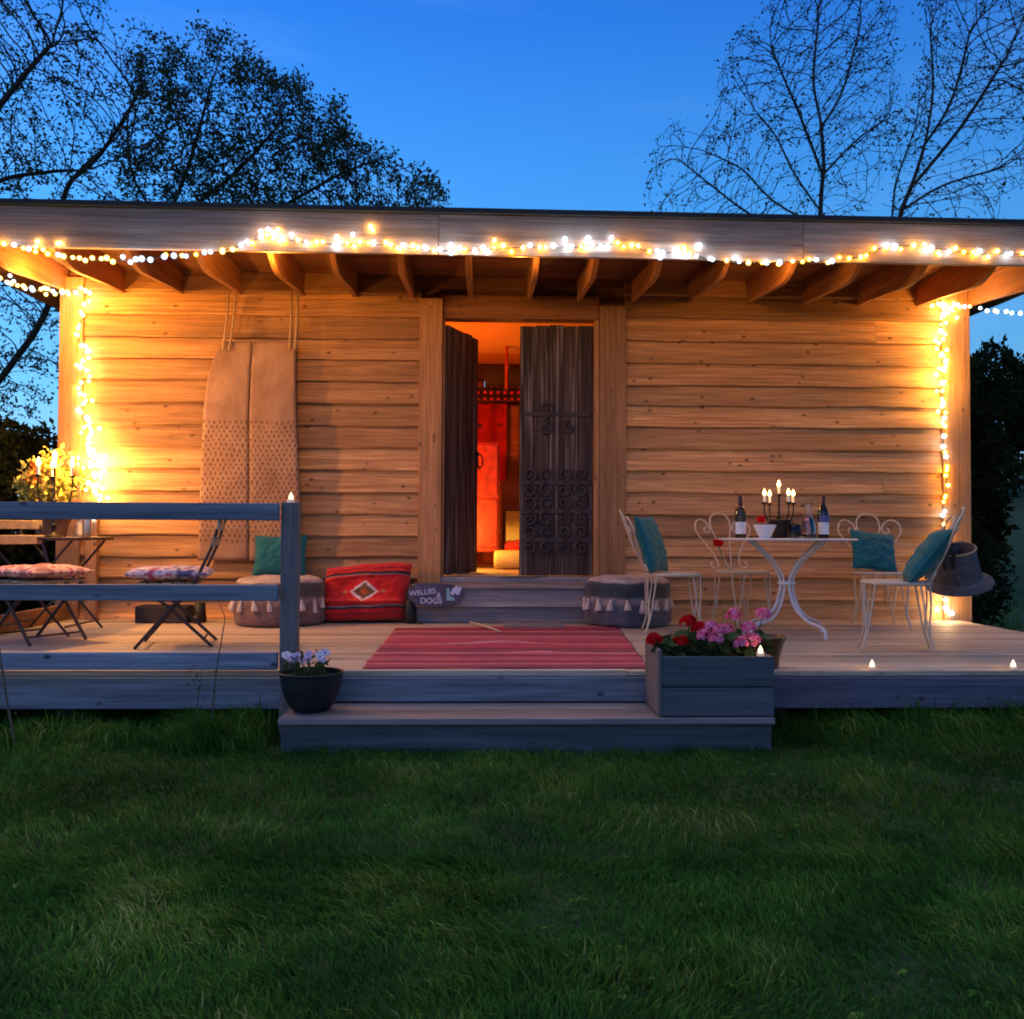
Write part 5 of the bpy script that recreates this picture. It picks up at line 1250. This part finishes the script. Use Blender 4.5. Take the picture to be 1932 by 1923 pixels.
def string_lights(label, path, Yf, n, mats, r=0.014, jit=0.02, stand=0.02, clusters=()):
    """path: where the cable runs; bulbs hang from it at even steps"""
    pts = [at(p[0], p[1], Yf(p) if callable(Yf) else Yf) for p in path]
    dense = spline(pts, 10); b0 = dense[0].copy()
    e = empty('string_lights', b0, label=label, cat='string lights', group='fairy lights on the cabin')
    b = MB(); b.tube([p - b0 for p in dense], 0.003, 5); b.build('cable', M['wire'], e)
    cum = [0.0]
    for a_, c_ in zip(dense, dense[1:]): cum.append(cum[-1] + (c_ - a_).length)
    def place(p, mt, rr):
        o = bpy.data.objects.new('bulb', protos[mt]); COL.objects.link(o); o.parent = e; o.scale = (rr, rr, rr); o.location = p - b0
    for i in range(n):
        s_ = cum[-1] * (i + 0.5 + random.uniform(-.3, .3)) / n
        j = max(q for q in range(len(cum)) if cum[q] <= s_); j = min(j, len(dense) - 2); p = dense[j].lerp(dense[j + 1], (s_ - cum[j]) / max(1e-6, cum[j + 1] - cum[j]))
        place(p + Vector((random.gauss(0, jit), -abs(random.gauss(stand, stand * .4)) , random.gauss(0, jit))), random.choice(mats), r * random.uniform(0.85, 1.15))
    for (px, py, sx, sy, m, Y, mt) in clusters:
        for _ in range(m):
            q = at(random.gauss(px, sx), random.gauss(py, sy), Y - random.uniform(0, 0.03)); place(q, random.choice(mt), r * random.uniform(0.85, 1.15))
    return e
EY = FY - 0.048
mixb = ['warm', 'warm', 'amber', 'cool', 'cool']
string_lights('white and amber fairy lights along the left half of the eave fascia', [(-20, 462), (40, 464), (85, 470), (110, 482), (160, 489), (230, 492), (280, 489), (330, 482), (400, 478), (460, 462), (500, 448), (560, 455), (640, 462), (720, 462), (800, 472), (880, 474)], EY, 66, mixb, 0.0195, 0.012, 0.012,
              clusters=((505, 440, 34, 14, 6, EY, ['warm', 'amber', 'cool']), (620, 440, 70, 11, 6, EY, mixb), (90, 462, 20, 8, 4, EY, ['warm', 'amber'])))
string_lights('white and amber fairy lights along the right half of the eave fascia', [(880, 474), (940, 470), (1000, 466), (1060, 468), (1110, 464), (1170, 462), (1230, 475), (1290, 478), (1350, 492), (1420, 496), (1490, 494), (1560, 492), (1620, 485), (1670, 466), (1720, 464), (1790, 472), (1850, 480), (1900, 478), (1950, 482)], EY, 68, ['amber', 'amber', 'cool', 'warm', 'cool'], 0.0195, 0.012, 0.012,
              clusters=((940, 462, 90, 8, 5, EY, mixb), (1060, 448, 45, 11, 4, EY, ['cool', 'cool', 'warm']), (1270, 470, 20, 7, 6, EY, ['amber', 'cool']), (1760, 474, 40, 6, 6, EY, mixb)))
string_lights('fairy lights hanging down the left corner post in a bright tangle', [(135, 546), (168, 552), (158, 590), (148, 625), (152, 650), (172, 668), (150, 690), (172, 712), (148, 735), (168, 755), (150, 775), (170, 800), (165, 840), (180, 880), (168, 920), (190, 940)], -0.095, 46, ['warm', 'warm', 'cool', 'corner'], 0.021, 0.012, 0.01,
              clusters=((172, 850, 12, 38, 26, -0.1, ['corner', 'warm']), (182, 900, 13, 24, 24, -0.1, ['corner', 'warm', 'cool'])))
string_lights('fairy lights along the end rafter at the top left corner', [(-30, 515), (5, 527), (35, 537), (62, 546), (85, 552), (112, 552), (135, 548)], lambda p: -0.75 + 0.65 * max(0, p[0]) / 135, 26, ['warm', 'warm', 'cool'], 0.019, 0.016, 0.012)
string_lights('fairy lights hanging down the right corner post', [(1762, 574), (1798, 578), (1778, 600), (1772, 640), (1782, 690), (1776, 740), (1782, 790), (1780, 840), (1786, 885), (1784, 930), (1778, 975), (1786, 1010), (1776, 1060), (1778, 1110), (1786, 1145), (1795, 1160)], -0.095, 50, ['warm', 'amber', 'cool'], 0.021, 0.01, 0.01,
              clusters=((1776, 690, 7, 60, 18, -0.1, ['warm', 'corner']), (1785, 578, 16, 8, 10, -0.1, ['warm', 'corner']), (1783, 1148, 7, 7, 4, -0.1, ['cool', 'warm'])))
string_lights('short fairy light strand stretched away from the right corner', [(1800, 575), (1840, 582), (1870, 586), (1900, 590), (1945, 590)], -0.35, 11, ['warm', 'cool'], 0.018, 0.006, 0.006)

# last afterglow of the western sky behind the viewer
sl = bpy.data.lights.new('afterglow_sun', 'SUN'); sl.energy = 0.24; sl.angle = R(50); sl.color = (1.0, 0.62, 0.66)
so_ = bpy.data.objects.new('afterglow_sun', sl); COL.objects.link(so_); so_.rotation_euler = (R(78), 0, R(-16))
for nm in ('warm', 'amber', 'cool', 'corner', 'flame', 'ledflame'): M[nm].cycles.emission_sampling = 'FRONT'
# glow of the lit lamps and bulb clusters
WARM = (1.0, 0.41, 0.06)
lamp('corner_string_glow', at(150, 562, -0.55), 24, WARM, 0.03)
lamp('rafter_string_glow', at(60, 548, -0.75), 55, WARM, 0.03)
lamp('tangle_glow', at(178, 870, -0.22), 14, (1, 0.52, 0.12), 0.05)
lamp('left_candle_glow', LC + Vector((0.06, -0.02, 0.62)), 80, (1, 0.42, 0.08), 0.04)
lamp('right_corner_glow', at(1785, 588, -0.4), 12, WARM, 0.03)
lamp('right_post_glow', at(1778, 720, -0.2), 8, (1, 0.5, 0.09), 0.03)
lamp('right_foot_glow', at(1784, 1146, -0.16), 4.0, (1, 0.55, 0.12), 0.02)
lamp('table_candle_glow', (TX, -1.02, TZ + 0.42), 5, (1, 0.36, 0.08), 0.03)
lamp('eave_glow', at(520, 500, -1.25), 20, WARM, 0.03)
lamp('eave_glow', at(980, 500, -1.25), 8, WARM, 0.03)
lamp('eave_glow', at(1450, 510, -1.25), 11, WARM, 0.03)
for px_ in (1635, 1890): lamp('tealight_glow', on(px_, 1260) + Vector((0, 0.02, 0.065)), 0.1, (1, 0.5, 0.12), 0.012)
lamp('tealight_glow', (-1.048 + PSH, -2.885, 0.94), 0.06, (1, 0.5, 0.12), 0.012)
lamp('room_lamp', (-0.95, 1.0, 1.7), 100, (1, 0.16, 0.01), 0.08)
lamp('room_lamp', (-0.25, 1.2, 0.75), 32, (1, 0.5, 0.07), 0.05)

# ------------------------------------------------------------------ render settings
sc.view_settings.view_transform = 'Standard'; sc.view_settings.look = 'None'; sc.view_settings.exposure = 0
sc.render.engine = 'CYCLES'
sc.cycles.use_denoising = True; sc.cycles.filter_width = 1.9
try: sc.cycles.denoiser = 'OPENIMAGEDENOISE'
except Exception: pass
sc.cycles.use_adaptive_sampling = True; sc.cycles.adaptive_threshold = 0.015
sc.cycles.max_bounces = 6; sc.cycles.diffuse_bounces = 2; sc.cycles.glossy_bounces = 2; sc.cycles.transmission_bounces = 6
sc.cycles.sample_clamp_indirect = 4.0; sc.cycles.use_light_tree = True; sc.cycles.caustics_reflective = False; sc.cycles.caustics_refractive = False
